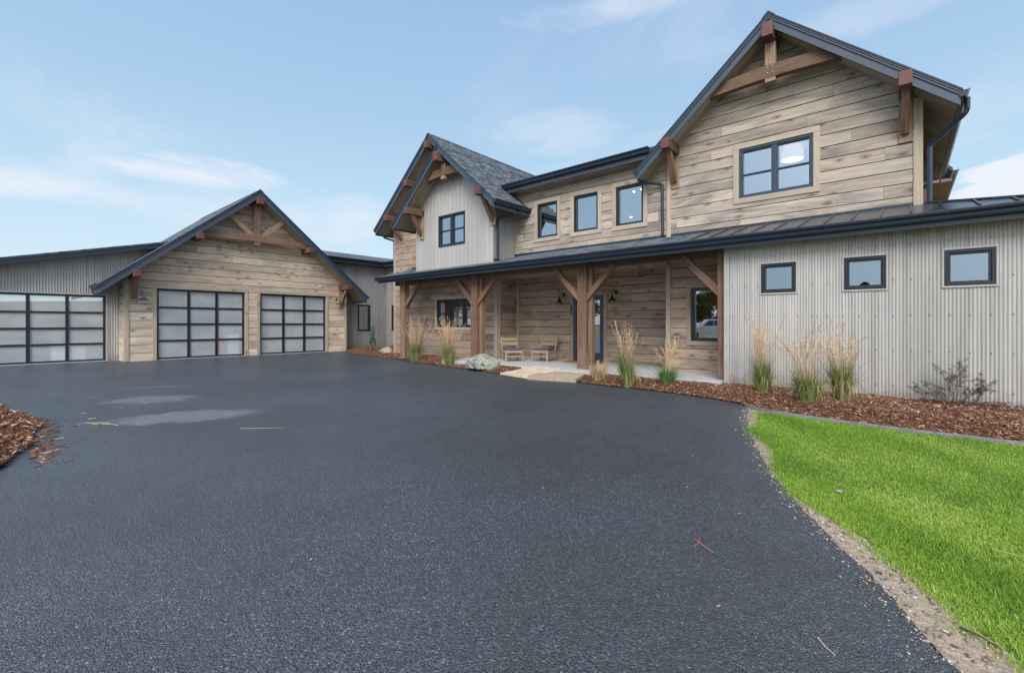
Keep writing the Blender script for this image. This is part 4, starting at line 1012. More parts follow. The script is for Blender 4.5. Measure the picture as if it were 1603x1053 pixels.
for (n, a, b) in ((32000, -3.2, 1.6), (2500, 1.6, 6), (9000, -6.2, -3.2), (9000, -12.5, -8.2), (9000, -18, -12.5), (4500, -22.4, -18)):
    x, y = bed_pts(n, a, b); XX.append(x); YY.append(y)
XX = np.concatenate(XX); YY = np.concatenate(YY)
tag(chips('mulch_chips', XX, YY, mulch_h(XX, YY) + rng.uniform(.0, .022, len(XX)), .012, .052, 'chip'), kind='stuff')
# mulch island at the left edge of the drive
IS = smooth([(-13, 0.0), (-11.6, .20), (-10.94, .20), (-10.5, .36), (-9.9, .46), (-9.5, .46), (-9.1, .52), (-8.65, .38), (-8.11, .38), (-7.8, .38), (-7.5, .24), (-6.75, .10), (-6.3, -.25), (-6.2, -.9), (-7, -1.8), (-9, -2.3), (-12, -2)], 1)
n = 60000; X = rng.uniform(-13, -6, n); Y = rng.uniform(-2.3, .8, n)
cx_, cy_ = -9.4, -.75
def scale_in(s): return [(cx_ + (x - cx_) * s, cy_ + (y - cy_) * s) for x, y in IS]
lev = np.zeros(n)
for s_ in (1.0, .93, .86, .78, .70): lev += in_poly(X, Y, scale_in(s_))
k = lev > 0; X, Y, lev = X[k], Y[k], lev[k]
Z = .008 + lev / 5 * .11 + .02 * np.sin(X * 7 + Y * 5) * (lev / 5) + rng.uniform(0, .03, len(X))
tag(chips('mulch_chips', X, Y, Z, .018, .075, 'chip', .4), kind='stuff')
mb = MB(); prev = None
for s_, z_ in ((.99, .004), (.93, .03), (.86, .055), (.78, .08), (.70, .105), (.3, .13)):
    rg = [mb.v((x, y, z_ + (.012 * mnoise.noise(Vector((x * 6, y * 6, 0))) if s_ < .95 else 0))) for x, y in scale_in(s_)]
    if prev:
        for i in range(len(rg)): j = (i + 1) % len(rg); mb.face([prev[i], prev[j], rg[j], rg[i]][::-1], None, 0, 0)
    prev = rg
mb.face(prev[::-1], None, 0, 0); o = mb.build('mulch_island', 'mulch', smooth=True); o['kind'] = 'structure'
n = 420; a_ = rng.random(n); X = -9.9 + 3.2 * a_ + rng.normal(0, .12, n); Y = .42 - .12 * a_ + np.abs(rng.normal(0, .13, n))
tag(chips('bed_litter', X, Y, np.full(n, .006), .02, .09, 'chip', .08, (.06, .2)), kind='stuff')
# pebbles of the verge
n = 60000; X = rng.uniform(-2.2, 5, n); Y = rng.uniform(-1.5, 8.7, n)
k = in_poly(X, Y, AE[:-1] + [(9, -5), (9, 8.3), (-2.02, 8.72)]) & ~in_poly(X, Y, lawn_poly)
X, Y = X[k], Y[k]; k = rng.random(len(X)) < .9; X, Y = X[k], Y[k]
tag(chips('verge_pebbles', X, Y, -.006 + rng.uniform(0, .006, len(X)), .006, .020, 'pebble', .3, (.5, .95)), kind='stuff')
n = 2300; Y = rng.uniform(-1, 8.6, n); ae = np.array(AE)[::-1]; X = np.interp(Y, ae[:, 1], ae[:, 0]) - np.abs(rng.normal(0, .07, n)) + .02
tag(chips('edge_grit', X, Y, np.full(n, .004), .004, .014, 'pebble', .2, (.4, .9)), kind='stuff')

# lawn blades
def blades(name, X, Y, z0, h0, h1, w, mat, lean=.5, patch=True):
    n = len(X); H = rng.uniform(h0, h1, n); a = rng.uniform(0, 2 * np.pi, n); ln = np.abs(rng.normal(0, lean, n)); Wd = w * rng.uniform(.6, 1.3, n)
    r = rng.random(n) * .75 + .12
    if patch:
        pn = .5 + .5 * np.sin(X * 2.1 + 1.3 * np.sin(Y * 1.7)) * np.cos(Y * 2.6 + X * .9) + .25 * np.sin(X * 6.3 + Y * 4.1) + .2 * np.sin(X * 17 + 3 * np.sin(Y * 9)) * np.sin(Y * 19 + 2 * np.sin(X * 7)); r = np.clip(r * .6 + pn * .40 - .05, 0, .93); H = H * (.8 + .35 * (1 - pn))
        r[rng.random(n) < .025] = 1.0
    ca, sa = np.cos(a), np.sin(a); px, py = -sa, ca
    B = np.stack([X, Y, np.full(n, z0)], 1)
    D = np.stack([ca * ln * .4, sa * ln * .4, np.ones(n) * .62], 1) * H[:, None]; D2 = np.stack([ca * ln, sa * ln, np.ones(n) * (1.0)], 1) * H[:, None]
    s = np.stack([px, py, np.zeros(n)], 1) * Wd[:, None] / 2
    vs = np.stack([B - s, B + s, B + D + s * .8, B + D - s * .8, B + D2 + s * .15, B + D2 - s * .15], 1).reshape(-1, 3); b = (np.arange(n) * 6)[:, None]
    F = np.concatenate([b + np.array([0, 1, 2, 3]), b + np.array([3, 2, 4, 5])], 0)
    return np_mesh(name, vs, F, np.concatenate([r, r]), mat)
def lawn_pts(n, x0, x1, y0, y1):
    X = rng.uniform(x0, x1, n); Y = rng.uniform(y0, y1, n); k = in_poly(X, Y, lawn_poly); return X[k], Y[k]
A1 = [lawn_pts(75000, -1.9, 1.4, 5, 8.25), lawn_pts(120000, -.95, 1.5, 2.2, 5), lawn_pts(40000, 1.4, 5.5, 1, 8.2)]
X = np.concatenate([a[0] for a in A1]); Y = np.concatenate([a[1] for a in A1])
ex = np.array(LE); kk = rng.integers(0, len(ex) - 1, 5200); tt = rng.random(5200)
EX = ex[kk, 0] * (1 - tt) + ex[kk + 1, 0] * tt; EY = ex[kk, 1] * (1 - tt) + ex[kk + 1, 1] * tt; cl = np.clip(np.sin(EY * 9.0) + np.sin(EY * 23 + 1), -.6, 2)
EX = EX - np.abs(rng.normal(0, .035, 5200)) * (1 + .6 * cl); EY = EY + rng.normal(0, .02, 5200); k = (EX < 2) & (EY > 1.5)
X = np.concatenate([X, EX[k]]); Y = np.concatenate([Y, EY[k]])
tag(blades('lawn_grass', X, Y, -.008, .010, .032, .0034, 'blade', 1.2), kind='stuff')

# ---------------------------------------------------------------- plants
def ribbon(mb, pts, w0, w1, side, r, m=0, taper=True):
    n = len(pts); prev = None
    for i, p in enumerate(pts):
        t = i / (n - 1); w = (w0 * (1 - t) + w1 * t) / 2; a, b = mb.v(p - side * w), mb.v(p + side * w)
        if prev: mb.face([prev[0], prev[1], b, a], [(0, 0), (1, 0), (1, 1), (0, 1)], m, r)
        prev = (a, b)
def tuft(x, y, z, seed, hg, hp, ng, npl, spread, label, pspread=None, cols='tuft_green', lean=(0, 0), plume_w=.012, droop=.5, bright=0, name='ornamental_grass', base=.10, pstart=0., arch=0.):
    rd = random.Random(seed); t = thing(name, label, 'grass clump', (x, y, z), 'ornamental grass clumps'); pspread = pspread or spread
    C = Vector((x, y, z - .02)); g = MB()
    for i in range(int(ng * .22)):      # dead leaves flopped outwards at the foot
        a = rd.uniform(0, 2 * math.pi); d = Vector((math.cos(a), math.sin(a), 0)); L = hg * rd.uniform(.35, .75); p0 = C + d * base * rd.random(); bend = Vector((-d.y, d.x, 0)) * rd.uniform(-.25, .25)
        pts = [p0 + d * (L * .95 * math.sin(s_ * 1.5)) * .62 + bend * s_ * s_ * L + Vector((0, 0, .02 + L * .62 * math.sin(min(3.0, s_ * 3.0)) )) for s_ in (0, .2, .4, .6, .8, 1)]
        ribbon(g, pts, .009, .0015, Vector((-d.y, d.x, .3)).normalized(), rd.uniform(.75, 1), 0)
    for i in range(ng):
        a = rd.uniform(0, 2 * math.pi); rr = base * math.sqrt(rd.random()); H = hg * rd.uniform(.45, 1.05); out = spread * rd.uniform(.1, 1) * (2.1 if rd.random() < .18 else 1); d = Vector((math.cos(a), math.sin(a), 0))
        p0 = C + d * rr; pts = []
        fall = droop * rd.random() ** 1.5
        for k in range(6):
            s = k / 5; pts.append(p0 + d * (out * s ** 1.6) + Vector((lean[0] * s * H, lean[1] * s * H, H * (s - fall * s ** 3))))
        sd = Vector((-d.y, d.x, 0)) * rd.choice((1, -1)) + Vector((rd.uniform(-.6, .6), rd.uniform(-.6, .6), 0)); sd.normalize()
        ribbon(g, pts, .012 * rd.uniform(.7, 1.2), .002, sd, min(1, rd.random() * .9 + (.35 if rd.random() < .18 else 0)), 0)
    g.build('leaf_blades', [cols], t)
    if npl:
        s_ = MB()
        for i in range(npl):
            a = rd.uniform(0, 2 * math.pi); rr = base * .8 * math.sqrt(rd.random()); H = hp * rd.uniform(.62, 1.0); out = pspread * (rd.uniform(.05, 1.0) if rd.random() < .7 else rd.uniform(.9, 2.2)); d = Vector((math.cos(a), math.sin(a), 0)); p0 = C + d * rr
            pts = []; ar = arch * rd.random() ** 2
            for k in range(9):
                s = k / 8; pts.append(p0 + d * (out * s ** 1.7 + ar * .8 * s ** 4) + Vector((lean[0] * s * H, lean[1] * s * H, H * (s - ar * .55 * s ** 5))))
            sd = Vector((.77, .64, 0)) if rd.random() < .7 else Vector((-d.y, d.x, 0)); r = rd.random()
            ribbon(s_, pts[:7], .0055, .003, sd, r * .7, 0)
            # feathery seed head
            hd = pts[5:]
            for j in range(44):
                q = rd.random() * (len(hd) - 1.001); k = int(q); b = hd[k].lerp(hd[k + 1], q - k); ax = (hd[k + 1] - hd[k]).normalized()
                sp = Vector((rd.uniform(-1, 1), rd.uniform(-1, 1), rd.uniform(-.2, .5))) * plume_w * 1.25; e = b + ax * rd.uniform(.015, .04) + sp
                ribbon(s_, [b, b.lerp(e, .5) + sp * .2, e], .007, .003, sd, .3 + .7 * rd.random(), 0)
        s_.build('seed_stems', ['plume'], t)
    return t
mz = lambda x, y: float(mulch_h(np.array(x), np.array(y)))
tuft(-14.0, 10.62, mz(-14, 10.62), 1, .95, 1.72, 480, 60, .28, 'green grass clump with thin tan stems beside the leftmost porch post', .42, base=.16, plume_w=.02, droop=.25)
tuft(-11.62, 10.22, mz(-11.62, 10.22), 2, .95, 1.66, 480, 60, .26, 'yellow green grass clump with pale stems in front of the left porch window', .30, base=.15, plume_w=.016, droop=.35, lean=(-.06, -.02))
tuft(-5.62, 9.72, mz(-5.62, 9.72), 3, .52, .5, 420, 12, .36, 'low straw coloured grass mound in front of the front door', cols='plume', base=.10, droop=.5)
tuft(-4.72, 9.5, mz(-4.72, 9.5), 4, .95, 1.58, 400, 26, .19, 'tall slim grass clump with yellow stems right of the straw mound', .20, base=.12, plume_w=.014, droop=.2, lean=(-.07, -.03))
tuft(-3.98, 9.82, mz(-3.98, 9.82), 5, .50, 1.12, 460, 34, .34, 'short bright green grass clump with tan stems below the right porch window', .16, cols='tuft_bright', base=.10, plume_w=.022, droop=.6, lean=(.12, .1), arch=.9)
tuft(-2.02, 9.62, mz(-2.02, 9.62), 6, .85, 1.52, 420, 40, .20, 'slender grass clump with pink tan plumes, leftmost by the metal wall', .16, base=.10, plume_w=.014, droop=.3, lean=(-.05, -.02))
tuft(-1.20, 8.95, mz(-1.2, 8.95), 7, .70, 1.55, 480, 54, .30, 'widest grass clump with arching tan plumes beside the lawn tip', .34, base=.13, plume_w=.016, droop=.5, lean=(-.10, -.06), arch=.9)
tuft(-.80, 9.62, mz(-.8, 9.62), 8, .90, 1.46, 460, 42, .22, 'dense grass clump with rusty plumes, rightmost by the metal wall', .20, base=.11, plume_w=.015, droop=.45, lean=(-.04, .0), arch=.45)
# small ground plants
def sprig(x, y, s, label, seed):
    rd = random.Random(seed); z = mz(x, y); t = MB()
    for i in range(26):
        a = rd.uniform(0, 6.28); d = Vector((math.cos(a), math.sin(a), 0)); L = s * rd.uniform(.5, 1)
        p0 = Vector((x, y, z)); pts = [p0, p0 + d * L * .5 + Vector((0, 0, L * .5)), p0 + d * L + Vector((0, 0, L * rd.uniform(.1, .6)))]
        ribbon(t, pts, .012, .02, Vector((-d.y, d.x, 0)), rd.random(), 0)
    tag(t.build('ground_plant', 'tuft_bright'), label, 'small plant', 'small green plants in the mulch')
sprig(-9.15, 9.86, .13, 'small green plant in the mulch right of the boulder', 21); sprig(-9.75, 9.86, .10, 'tiny green plant in the mulch in front of the boulder', 22); sprig(-6.05, 9.58, .11, 'tiny green plant in the mulch beside the gravel path', 23)
# weeping conifer
rd = random.Random(5); cx0, cy0 = -19.62, 12.28; zc0 = mz(cx0, cy0)
t = thing('weeping_conifer', 'small blue green weeping conifer in front of the connector window', 'conifer', (cx0, cy0, zc0))
m_ = MB(); spine = [Vector((cx0 + .03 * math.sin(k), cy0, zc0 + k * .19)) for k in range(8)] + [Vector((cx0 - .05, cy0, zc0 + 1.50))]
m_.tube(spine, [.03, .028, .026, .022, .018, .014, .01, .006, .003], 6); m_.build('stem', 'bark', t)
f = MB()
for b_ in range(64):
    h = rd.random(); a = rd.uniform(0, 6.28); d = Vector((math.cos(a), math.sin(a), 0)); out_ = (.34 - .24 * h) * rd.uniform(.35, 1.05); drop_ = rd.uniform(.12, .30) * (1.15 - .5 * h)
    p0 = Vector((cx0, cy0, zc0 + .16 + 1.02 * h)); 
    for i in range(62):
        s1 = rd.random(); p = p0 + d * out_ * math.sin(s1 * 1.57) + Vector((0, 0, .05 * math.sin(s1 * 3.1) - drop_ * s1 ** 2.2)) + Vector((rd.gauss(0, .016), rd.gauss(0, .016), rd.gauss(0, .016)))
        if p.z < zc0 + .01: continue
        L = rd.uniform(.02, .05); e = (d * .6 + Vector((rd.uniform(-.8, .8), rd.uniform(-.8, .8), -1.0))).normalized() * L
        ribbon(f, [p, p + e * .6, p + e + Vector((0, 0, -.008))], .013, .004, Vector((-d.y, d.x, 0)), rd.random(), 0)
for i in range(60):
    p = Vector((cx0 - .04, cy0, zc0 + rd.uniform(1.15, 1.5))); ribbon(f, [p, p + Vector((rd.uniform(-.03, .03), rd.uniform(-.02, .02), -.03))], .01, .003, Vector((.7, .7, 0)), 1, 0)
f.build('foliage', 'conifer', t)
# laceleaf maple
rd = random.Random(9); mx, my = .62, 10.12; mzz = mz(mx, my)
t = thing('laceleaf_maple', 'small dark laceleaf maple with spreading branches against the corrugated wall', 'shrub', (mx, my, mzz))
br = MB(); lf = MB()
def leaf(p, s):
    a = rd.uniform(0, 6.28); nrm = Vector((rd.uniform(-.5, .5), rd.uniform(-.8, .1), 1)).normalized(); x = nrm.orthogonal().normalized(); y = nrm.cross(x)
    for k in range(6):
        b = a + (k - 2.5) * .48; d = x * math.cos(b) + y * math.sin(b) + Vector((0, 0, -.25)); L = s * (1 - .1 * abs(k - 2.5)) * rd.uniform(.8, 1.1); q = d.cross(nrm).normalized()
        ribbon(lf, [p, p + d * L * .5, p + d * L + Vector((0, 0, -.2 * L))], .004, .001, q, rd.random(), 0)
        c2_ = lf.V; ribbon(lf, [p + d * L * .35 - q * .006, p + d * L * .6], .007, .001, q, rd.random(), 0)
def limb(p, d, L, r, dep):
    pts = [p]; n = 6
    for k in range(n):
        d = (d + Vector((rd.uniform(-.22, .22), rd.uniform(-.16, .16), rd.uniform(-.2, .14)))).normalized(); pts.append(pts[-1] + d * L / n)
        if dep and k > 0 and rd.random() < .75:
            dd = (d + Vector((rd.uniform(-.8, .8), rd.uniform(-.5, .5), rd.uniform(-.1, .6)))).normalized(); limb(pts[-1], dd, L * rd.uniform(.35, .6), r * .6, dep - 1)
        if dep < 2 and k > 1: leaf(pts[-1], rd.uniform(.045, .075))
    br.tube(pts, [r * (1 - .75 * i / n) for i in range(n + 1)], 5)
for (dx, dy, dz, L) in ((-.72, -.1, .62, .46), (-.4, .05, .8, .42), (.12, 0, 1, .60), (.3, -.1, .95, .54), (.5, .0, .6, .42), (.8, -.15, .3, .44), (-.6, -.2, .45, .34), (.4, .1, .7, .42)):
    limb(Vector((mx, my, mzz - .02)), Vector((dx, dy, dz)).normalized(), L, .007, 2)
br.build('branches', 'maple_leaf', t); lf.build('leaves', 'maple_leaf', t)

# rocks
def rock(name, c, s, seed, label, rotz=0., sub=5, mat='rock'):
    import bmesh
    bm = bmesh.new(); bmesh.ops.create_icosphere(bm, subdivisions=sub, radius=1.0)
    for v in bm.verts:
        n = v.co.normalized(); d = 1 + .30 * mnoise.noise(n * 1.3 + Vector((seed, 0, 0))) + .14 * mnoise.noise(n * 3.1 + Vector((0, seed, 0))) + .05 * mnoise.noise(n * 9 + Vector((0, 0, seed)))
        for k in range(9):     # flat broken faces
            rr = random.Random(seed * 31 + k); q = Vector((rr.uniform(-1, 1), rr.uniform(-1, 1), rr.uniform(-.4, 1))).normalized(); h = rr.uniform(.66, .92)
            dt = n.dot(q) * d
            if dt > h: d = d * (h + (dt - h) * .18) / dt
        v.co = n * d; v.co.x *= s[0]; v.co.y *= s[1]; v.co.z *= s[2]
        if v.co.z < -.35 * s[2]: v.co.z = -.35 * s[2]
    me = bpy.data.meshes.new(name); bm.to_mesh(me); bm.free(); me.materials.append(MT[mat])
    o = bpy.data.objects.new(name, me); COL.objects.link(o); o.location = c; o.rotation_euler = (0, 0, rotz); tag(o, label, 'rock')
    return o
rock('boulder', (-9.86, 10.04, .19), (.54, .40, .33), 4, 'large lichen mottled white and grey boulder in the mulch beside the porch', .25)
rock('boulder', (-18.05, 12.05, .16), (.38, .28, .24), 8, 'pale flat rock beside the small conifer', .3, 4)
rock('boulder', (-17.45, 11.75, .14), (.26, .22, .22), 12, 'small dark rock between the pale rock and the leftmost porch post', .9, 4, 'gravel_dirt')
for i, (x, y, z, s_, lb) in enumerate(((-.42, 4.75, .02, .022, 'small pale stone lying on the lawn'), (-.86, 10.2, .16, .06, 'dark bark lump at the wall foot'))):
    rock('stone', (x, y, z), (s_ * 1.5, s_, s_ * .7), 20 + i, lb, .4, 2)
# debris lying on the drive and lawn
def twig(pts, r, label, name='twig', mat='teak'):
    m_ = MB(); m_.tube(pts, [r * (1 - .6 * i / (len(pts) - 1)) for i in range(len(pts))], 5); return tag(m_.build(name, mat), label, 'twig', None)
simple('red_twig', (.42, .13, .09), .7); simple('pale_twig', (.46, .36, .24), .8)
tw = MB(); tw.tube([(-1.06, 3.10, .008), (-.99, 3.04, .012), (-.91, 2.995, .006)], .0028, 5); tw.tube([(-1.03, 3.00, .006), (-1.02, 3.06, .013), (-1.035, 3.11, .018)], .0022, 5)
tag(tw.build('twig', 'red_twig'), 'red forked twig lying on the asphalt near the verge', 'twig')
def PZ(*pts): return [(x, y, .006 + .004 * (i % 2)) for i, (x, y) in enumerate(pts)]
twig(PZ((-.30, 2.50), (-.27, 2.45), (-.225, 2.415)), .004, 'pale broken leaf stalk on the asphalt at the bottom right', mat='pale_twig')
twig(PZ((-6.9, 2.28), (-6.66, 2.50), (-6.5, 2.68)), .0035, 'long thin pale stick beside the large pale stain', mat='pale_twig')
tw = MB()
for (a, b) in (((-8.95, .95), (-8.72, 1.05)), ((-8.9, 1.06), (-8.62, 1.02)), ((-8.78, .98), (-8.68, 1.16)), ((-8.7, 1.08), (-8.4, 1.22))): tw.tube([(a[0], a[1], .008), ((a[0] + b[0]) / 2, (a[1] + b[1]) / 2, .02), (b[0], b[1], .008)], .004, 5)
tag(tw.build('twig', 'pale_twig'), 'bleached branching twig on the asphalt between mulch pile and pale stain', 'twig')
twig([(.42, 4.05, .06), (.55, 4.0, .075), (.66, 3.93, .06)], .003, 'thin straw stalk lying on the lawn', mat='pale_twig')
twig([(.20, 3.02, .01), (.27, 2.98, .016), (.33, 2.93, .01)], .006, 'dark bark stick on the gravel verge', mat='bark')
twig(PZ((-.37, 3.72), (-.31, 3.66), (-.25, 3.56)), .003, 'thin dry stalk across the drive edge', mat='pale_twig')
# flat wood chips strewn on the drive, each a thing
proto = None
spots = [(-9.95, 1.02), (-9.75, .80), (-10.05, 1.50), (-10.35, 1.86), (-9.3, 1.05), (-8.0, .60), (-7.3, .52), (-6.9, .40), (-8.9, .86), (-2.75, 1.30), (-1.45, 4.05), (-.95, 3.75), (-2.4, 3.2), (-5.2, 4.8), (-.72, 2.45), (-4.1, 5.9), (-12.3, 4.6), (-9.0, 5.1), (-1.75, 5.05)]
for i, (x, y) in enumerate(spots):
    if proto is None:
        m_ = MB(); q = [(-.045, -.008), (.02, -.014), (.05, .0), (.028, .013), (-.035, .010)]
        m_.prism(q, Fr((0, 0, 0), (1, 0, 0), (0, 0, 1)) if False else type('F', (), {'P': staticmethod(lambda u, v, n=0.: Vector((u, v, n + .15 * abs(u))))})(), 0, .006, 0, .93)
        proto = m_.build('wood_chip', 'chip'); o = proto
    else: o = proto.copy(); COL.objects.link(o)
    near = (x > -6); o.location = (x, y, .003); o.rotation_euler = (0, 0, random.uniform(0, 6.28)); k = .3 if near else random.uniform(.5, 1.05); o.scale = (k, k, k)
    tag(o, 'single flat wood chip lying loose on the asphalt', 'wood chip', 'wood chips strewn on the drive')

# ---------------------------------------------------------------- porch furniture
def lounge(loc, rz, label):
    t = thing('lounge_chair', label, 'chair', loc, 'low teak porch chairs')
    def part(fn, name, mat, bev=.004, parent=t):
        m_ = MB(); fn(m_)
        o = m_.build(name, mat, None, bevel=bev); o.parent = parent; return o
    w, d, hs = .60, .62, .35     # faces local -Y
    for sx in (-1, 1):
        part(lambda m_: m_.beam((sx * (w / 2 - .02), -d / 2 + .02, 0), (sx * (w / 2 - .02), -d / 2 + .02, hs + .02), .042, .05, up=(0, 1, 0)), 'leg', 'teak')
        part(lambda m_: (m_.beam((sx * (w / 2 - .02), d / 2 + .02, 0), (sx * (w / 2 - .02), d / 2 - .06, hs), .036, .05, up=(0, 1, 0)), m_.beam((sx * (w / 2 - .02), d / 2 - .065, hs - .04), (sx * (w / 2 - .02), d / 2 + .16, .78), .036, .05, up=(0, 1, 0))), 'leg', 'teak')
    def rails(m_):
        m_.beam((-w / 2 + .04, -d / 2 + .02, hs - .03), (w / 2 - .04, -d / 2 + .02, hs - .03), .03, .07); m_.beam((-w / 2 + .04, d / 2 - .06, hs - .03), (w / 2 - .04, d / 2 - .06, hs - .03), .03, .06)
        for sx in (-1, 1): m_.beam((sx * (w / 2 - .02), -d / 2 + .04, hs - .03), (sx * (w / 2 - .02), d / 2 - .05, hs - .03), .026, .06)
        for k in range(5): y = -d / 2 + .08 + k * .11; m_.beam((-w / 2 + .04, y, hs - .005), (w / 2 - .04, y, hs - .005), .07, .014)
    part(rails, 'seat_frame', 'teak')
    part(lambda m_: [m_.beam((-w / 2 + .04, -d / 2 + .02, .17), (w / 2 - .04, -d / 2 + .02, .17), .022, .045)] + [m_.beam((sx * (w / 2 - .02), -d / 2 + .04, .15), (sx * (w / 2 - .02), d / 2, .15), .022, .035) for sx in (-1, 1)], 'stretcher', 'teak')
    for (z, y, h) in ((.71, d / 2 + .118, .115), (.56, d / 2 + .045, .115)):
        def slat(m_):
            N = 8
            for k in range(N):
                x0, x1 = -w / 2 + .03 + (w - .06) * k / N, -w / 2 + .03 + (w - .06) * (k + 1) / N; b = lambda x: y + .03 * (1 - (2 * x / w) ** 2)
                m_.beam((x0, b(x0), z), (x1 + .002, b(x1), z), .016, h, r=.4)
        part(slat, 'back_slat', 'teak', 0)
    o = part(lambda m_: m_.beam((0, -d / 2 - .005, hs + .042), (0, d / 2 - .08, hs + .042), w - .06, .06), 'seat_cushion', 'cushion', .022)
    t.rotation_euler = (0, 0, rz); return t
lounge((-9.90, 11.47, .2), math.atan2(.87, .5) - .08, 'left low teak lounge chair with grey cushion, angled beside the porch corner')
lounge((-9.06, 12.12, .2), .14, 'right low teak lounge chair with grey cushion against the porch wall')
dm = MB(); dm.beam((-8.35, 12.42, .212), (-7.15, 12.42, .212), .55, .024); tag(dm.build('doormat', 'mat_coir', None, bevel=.004), 'brown coir mat in front of the glazed front door', 'doormat')

# ---------------------------------------------------------------- what the panes mirror: trees and a pickup beyond the drive
def tree(x, y, h, cr, seed, label):
    rd = np.random.default_rng(seed); t = thing('broadleaf_tree', label, 'tree', (x, y, 0), 'trees across the drive')
    m_ = MB(); m_.tube([(x, y, -.05), (x + .1, y, h * .25), (x - .05, y + .1, h * .55), (x, y, h * .85)], [h * .028, h * .022, h * .014, h * .004], 8)
    cl = []
    for k in range(15):
        a = rd.uniform(0, 6.28); zz = h * rd.uniform(.16, .92); rr = cr * (1 - abs(zz / h - .55) * 1.3) * rd.uniform(.35, .95); c = np.array([x + rr * math.cos(a), y + rr * math.sin(a), zz]); cl.append((c, cr * rd.uniform(.28, .5)))
        m_.tube([(x, y, h * rd.uniform(.22, .45)), tuple((np.array([x, y, h * .45]) + c) / 2), tuple(c)], [h * .01, h * .007, h * .002], 5)
    m_.build('trunk', 'bark', t)
    V = []; n = 9000; which = rd.integers(0, len(cl), n); dv = rd.normal(0, 1, (n, 3)); dv /= np.linalg.norm(dv, axis=1)[:, None]; rad = rd.random(n) ** .45
    C = np.array([cl[i][0] for i in which]) + dv * (np.array([cl[i][1] for i in which]) * rad)[:, None]
    s = rd.uniform(.10, .2, n)[:, None]; U = rd.normal(0, 1, (n, 3)); U /= np.linalg.norm(U, axis=1)[:, None]; Wv = np.cross(U, rd.normal(0, 1, (n, 3))); Wv /= np.linalg.norm(Wv, axis=1)[:, None]
    vs = np.stack([C - U * s, C + Wv * s * .6, C + U * s, C - Wv * s * .6], 1).reshape(-1, 3) - np.array([x, y, 0]); F = np.arange(n * 4).reshape(n, 4)
    np_mesh('crown', vs, F, rd.random(n), 'tree_leaf', t)
TR = [(-18.5, -46, 7.5, 2.6), (-23.5, -52, 6.8, 2.8), (-30, -46, 7.4, 3.0), (-13, -54, 6.0, 2.6), (-7, -50, 5.6, 2.4), (-37, -52, 7.0, 3.0), (1, -55, 6.2, 2.6), (-45, -46, 7.6, 3.2), (-4.2, -66, 8.0, 1.1), (-6.9, -64, 7.2, .9)]
wh = ['tallest of the trees beyond the drive, behind the white pickup', 'bushy tree just left of the tallest tree beyond the drive', 'broad tree third in the row beyond the drive', 'tree right of the pickup beyond the drive', 'small tree far right in the row beyond the drive', 'rounded tree near the far end of the row beyond the drive', 'lone tree farthest right beyond the drive', 'largest crowned tree at the far end beyond the drive', 'slim tall tree mirrored in the middle small window', 'slim tree left of the one mirrored in the middle small window']
for i, (x, y, h, c_) in enumerate(TR): tree(x, y, h, c_, 40 + i, wh[i])
def pickup(loc, rz):
    t = thing('pickup_truck', 'white pickup truck with crew cab parked beyond the drive', 'pickup truck', (0, 0, 0))
    side = Fr((0, 0, 0), (1, 0, 0), (0, -1, 0)); B = MB(); hw = .95
    B.prism([(-2.8, .45), (2.75, .45), (2.85, .75), (2.8, 1.08), (1.35, 1.18), (.2, 1.2), (-2.8, 1.15)], side, -hw, hw); B.build('body', 'truck_paint', t, bevel=.05)
    B = MB(); B.prism([(-1.0, 1.15), (1.25, 1.15), (.55, 1.82), (-.85, 1.84)], side, -hw + .1, hw - .1); B.build('cab', 'truck_paint', t, bevel=.06)
    for sgn in (-1, 1):
        B = MB(); n = hw - .095; a, b = (n, n + .012) if sgn > 0 else (-n - .012, -n)
        B.prism([(-.85, 1.25), (.05, 1.25), (.05, 1.72), (-.78, 1.74)], side, a, b); B.prism([(.12, 1.25), (1.0, 1.25), (.5, 1.70), (.12, 1.72)], side, a, b); B.build('side_window', 'cushion', t)
    for (x, s_) in ((-1.75, 1), (-1.75, -1), (1.8, 1), (1.8, -1)):
        B = MB(); B.lathe((x, s_ * (hw - .12), .38), [(0, 0), (.2, .0), (.36, .0), (.38, .04), (.38, .22), (.35, .25), (.2, .25), (0, .25)], 24, 0, (0, s_ * 1, 0)); w = B.build('wheel', 'tyre', t, smooth=False)
        B = MB(); B.lathe((x, s_ * (hw + .125), .38), [(0, .01), (.2, .012), (.21, 0)], 16, 0, (0, s_, 0)); B.build('rim', 'chrome', w)
    B = MB(); B.box(side, -2.84, -2.79, .75, 1.1, -.94, -.78); B.box(side, -2.84, -2.79, .75, 1.1, .78, .94); B.build('tail_lamp', 'tail_lamp', t)
    t.location = loc; t.rotation_euler = (0, 0, rz)
pickup((-13.2, -19.5, 0), math.radians(150))

# ---------------------------------------------------------------- sky, sun, camera
SUN_EL, SUN_AZ = math.radians(42), math.radians(30)   # azimuth measured from -Y towards +X
sd = Vector((math.sin(SUN_AZ) * math.cos(SUN_EL), -math.cos(SUN_AZ) * math.cos(SUN_EL), math.sin(SUN_EL)))
w = bpy.data.worlds.new('World'); SC.world = w; w.use_nodes = True; nt = w.node_tree; nt.nodes.clear()
T = NT.__new__(NT); T.t = nt; T.m = None
out = nt.nodes.new('ShaderNodeOutputWorld'); bg = nt.nodes.new('ShaderNodeBackground')
sky = nt.nodes.new('ShaderNodeTexSky'); sky.sky_type = 'NISHITA'; sky.sun_disc = False; sky.sun_elevation = SUN_EL
sky.sun_rotation = math.atan2(sd.x, sd.y); sky.air_density = 1.0; sky.dust_density = 1.5; sky.ozone_density = 1.0
gen = T.n('TexCoord').outputs['Generated']
sx = T.n('SeparateXYZ', {0: gen}); el = T.math('MAXIMUM', sx.outputs[2], 0.0)
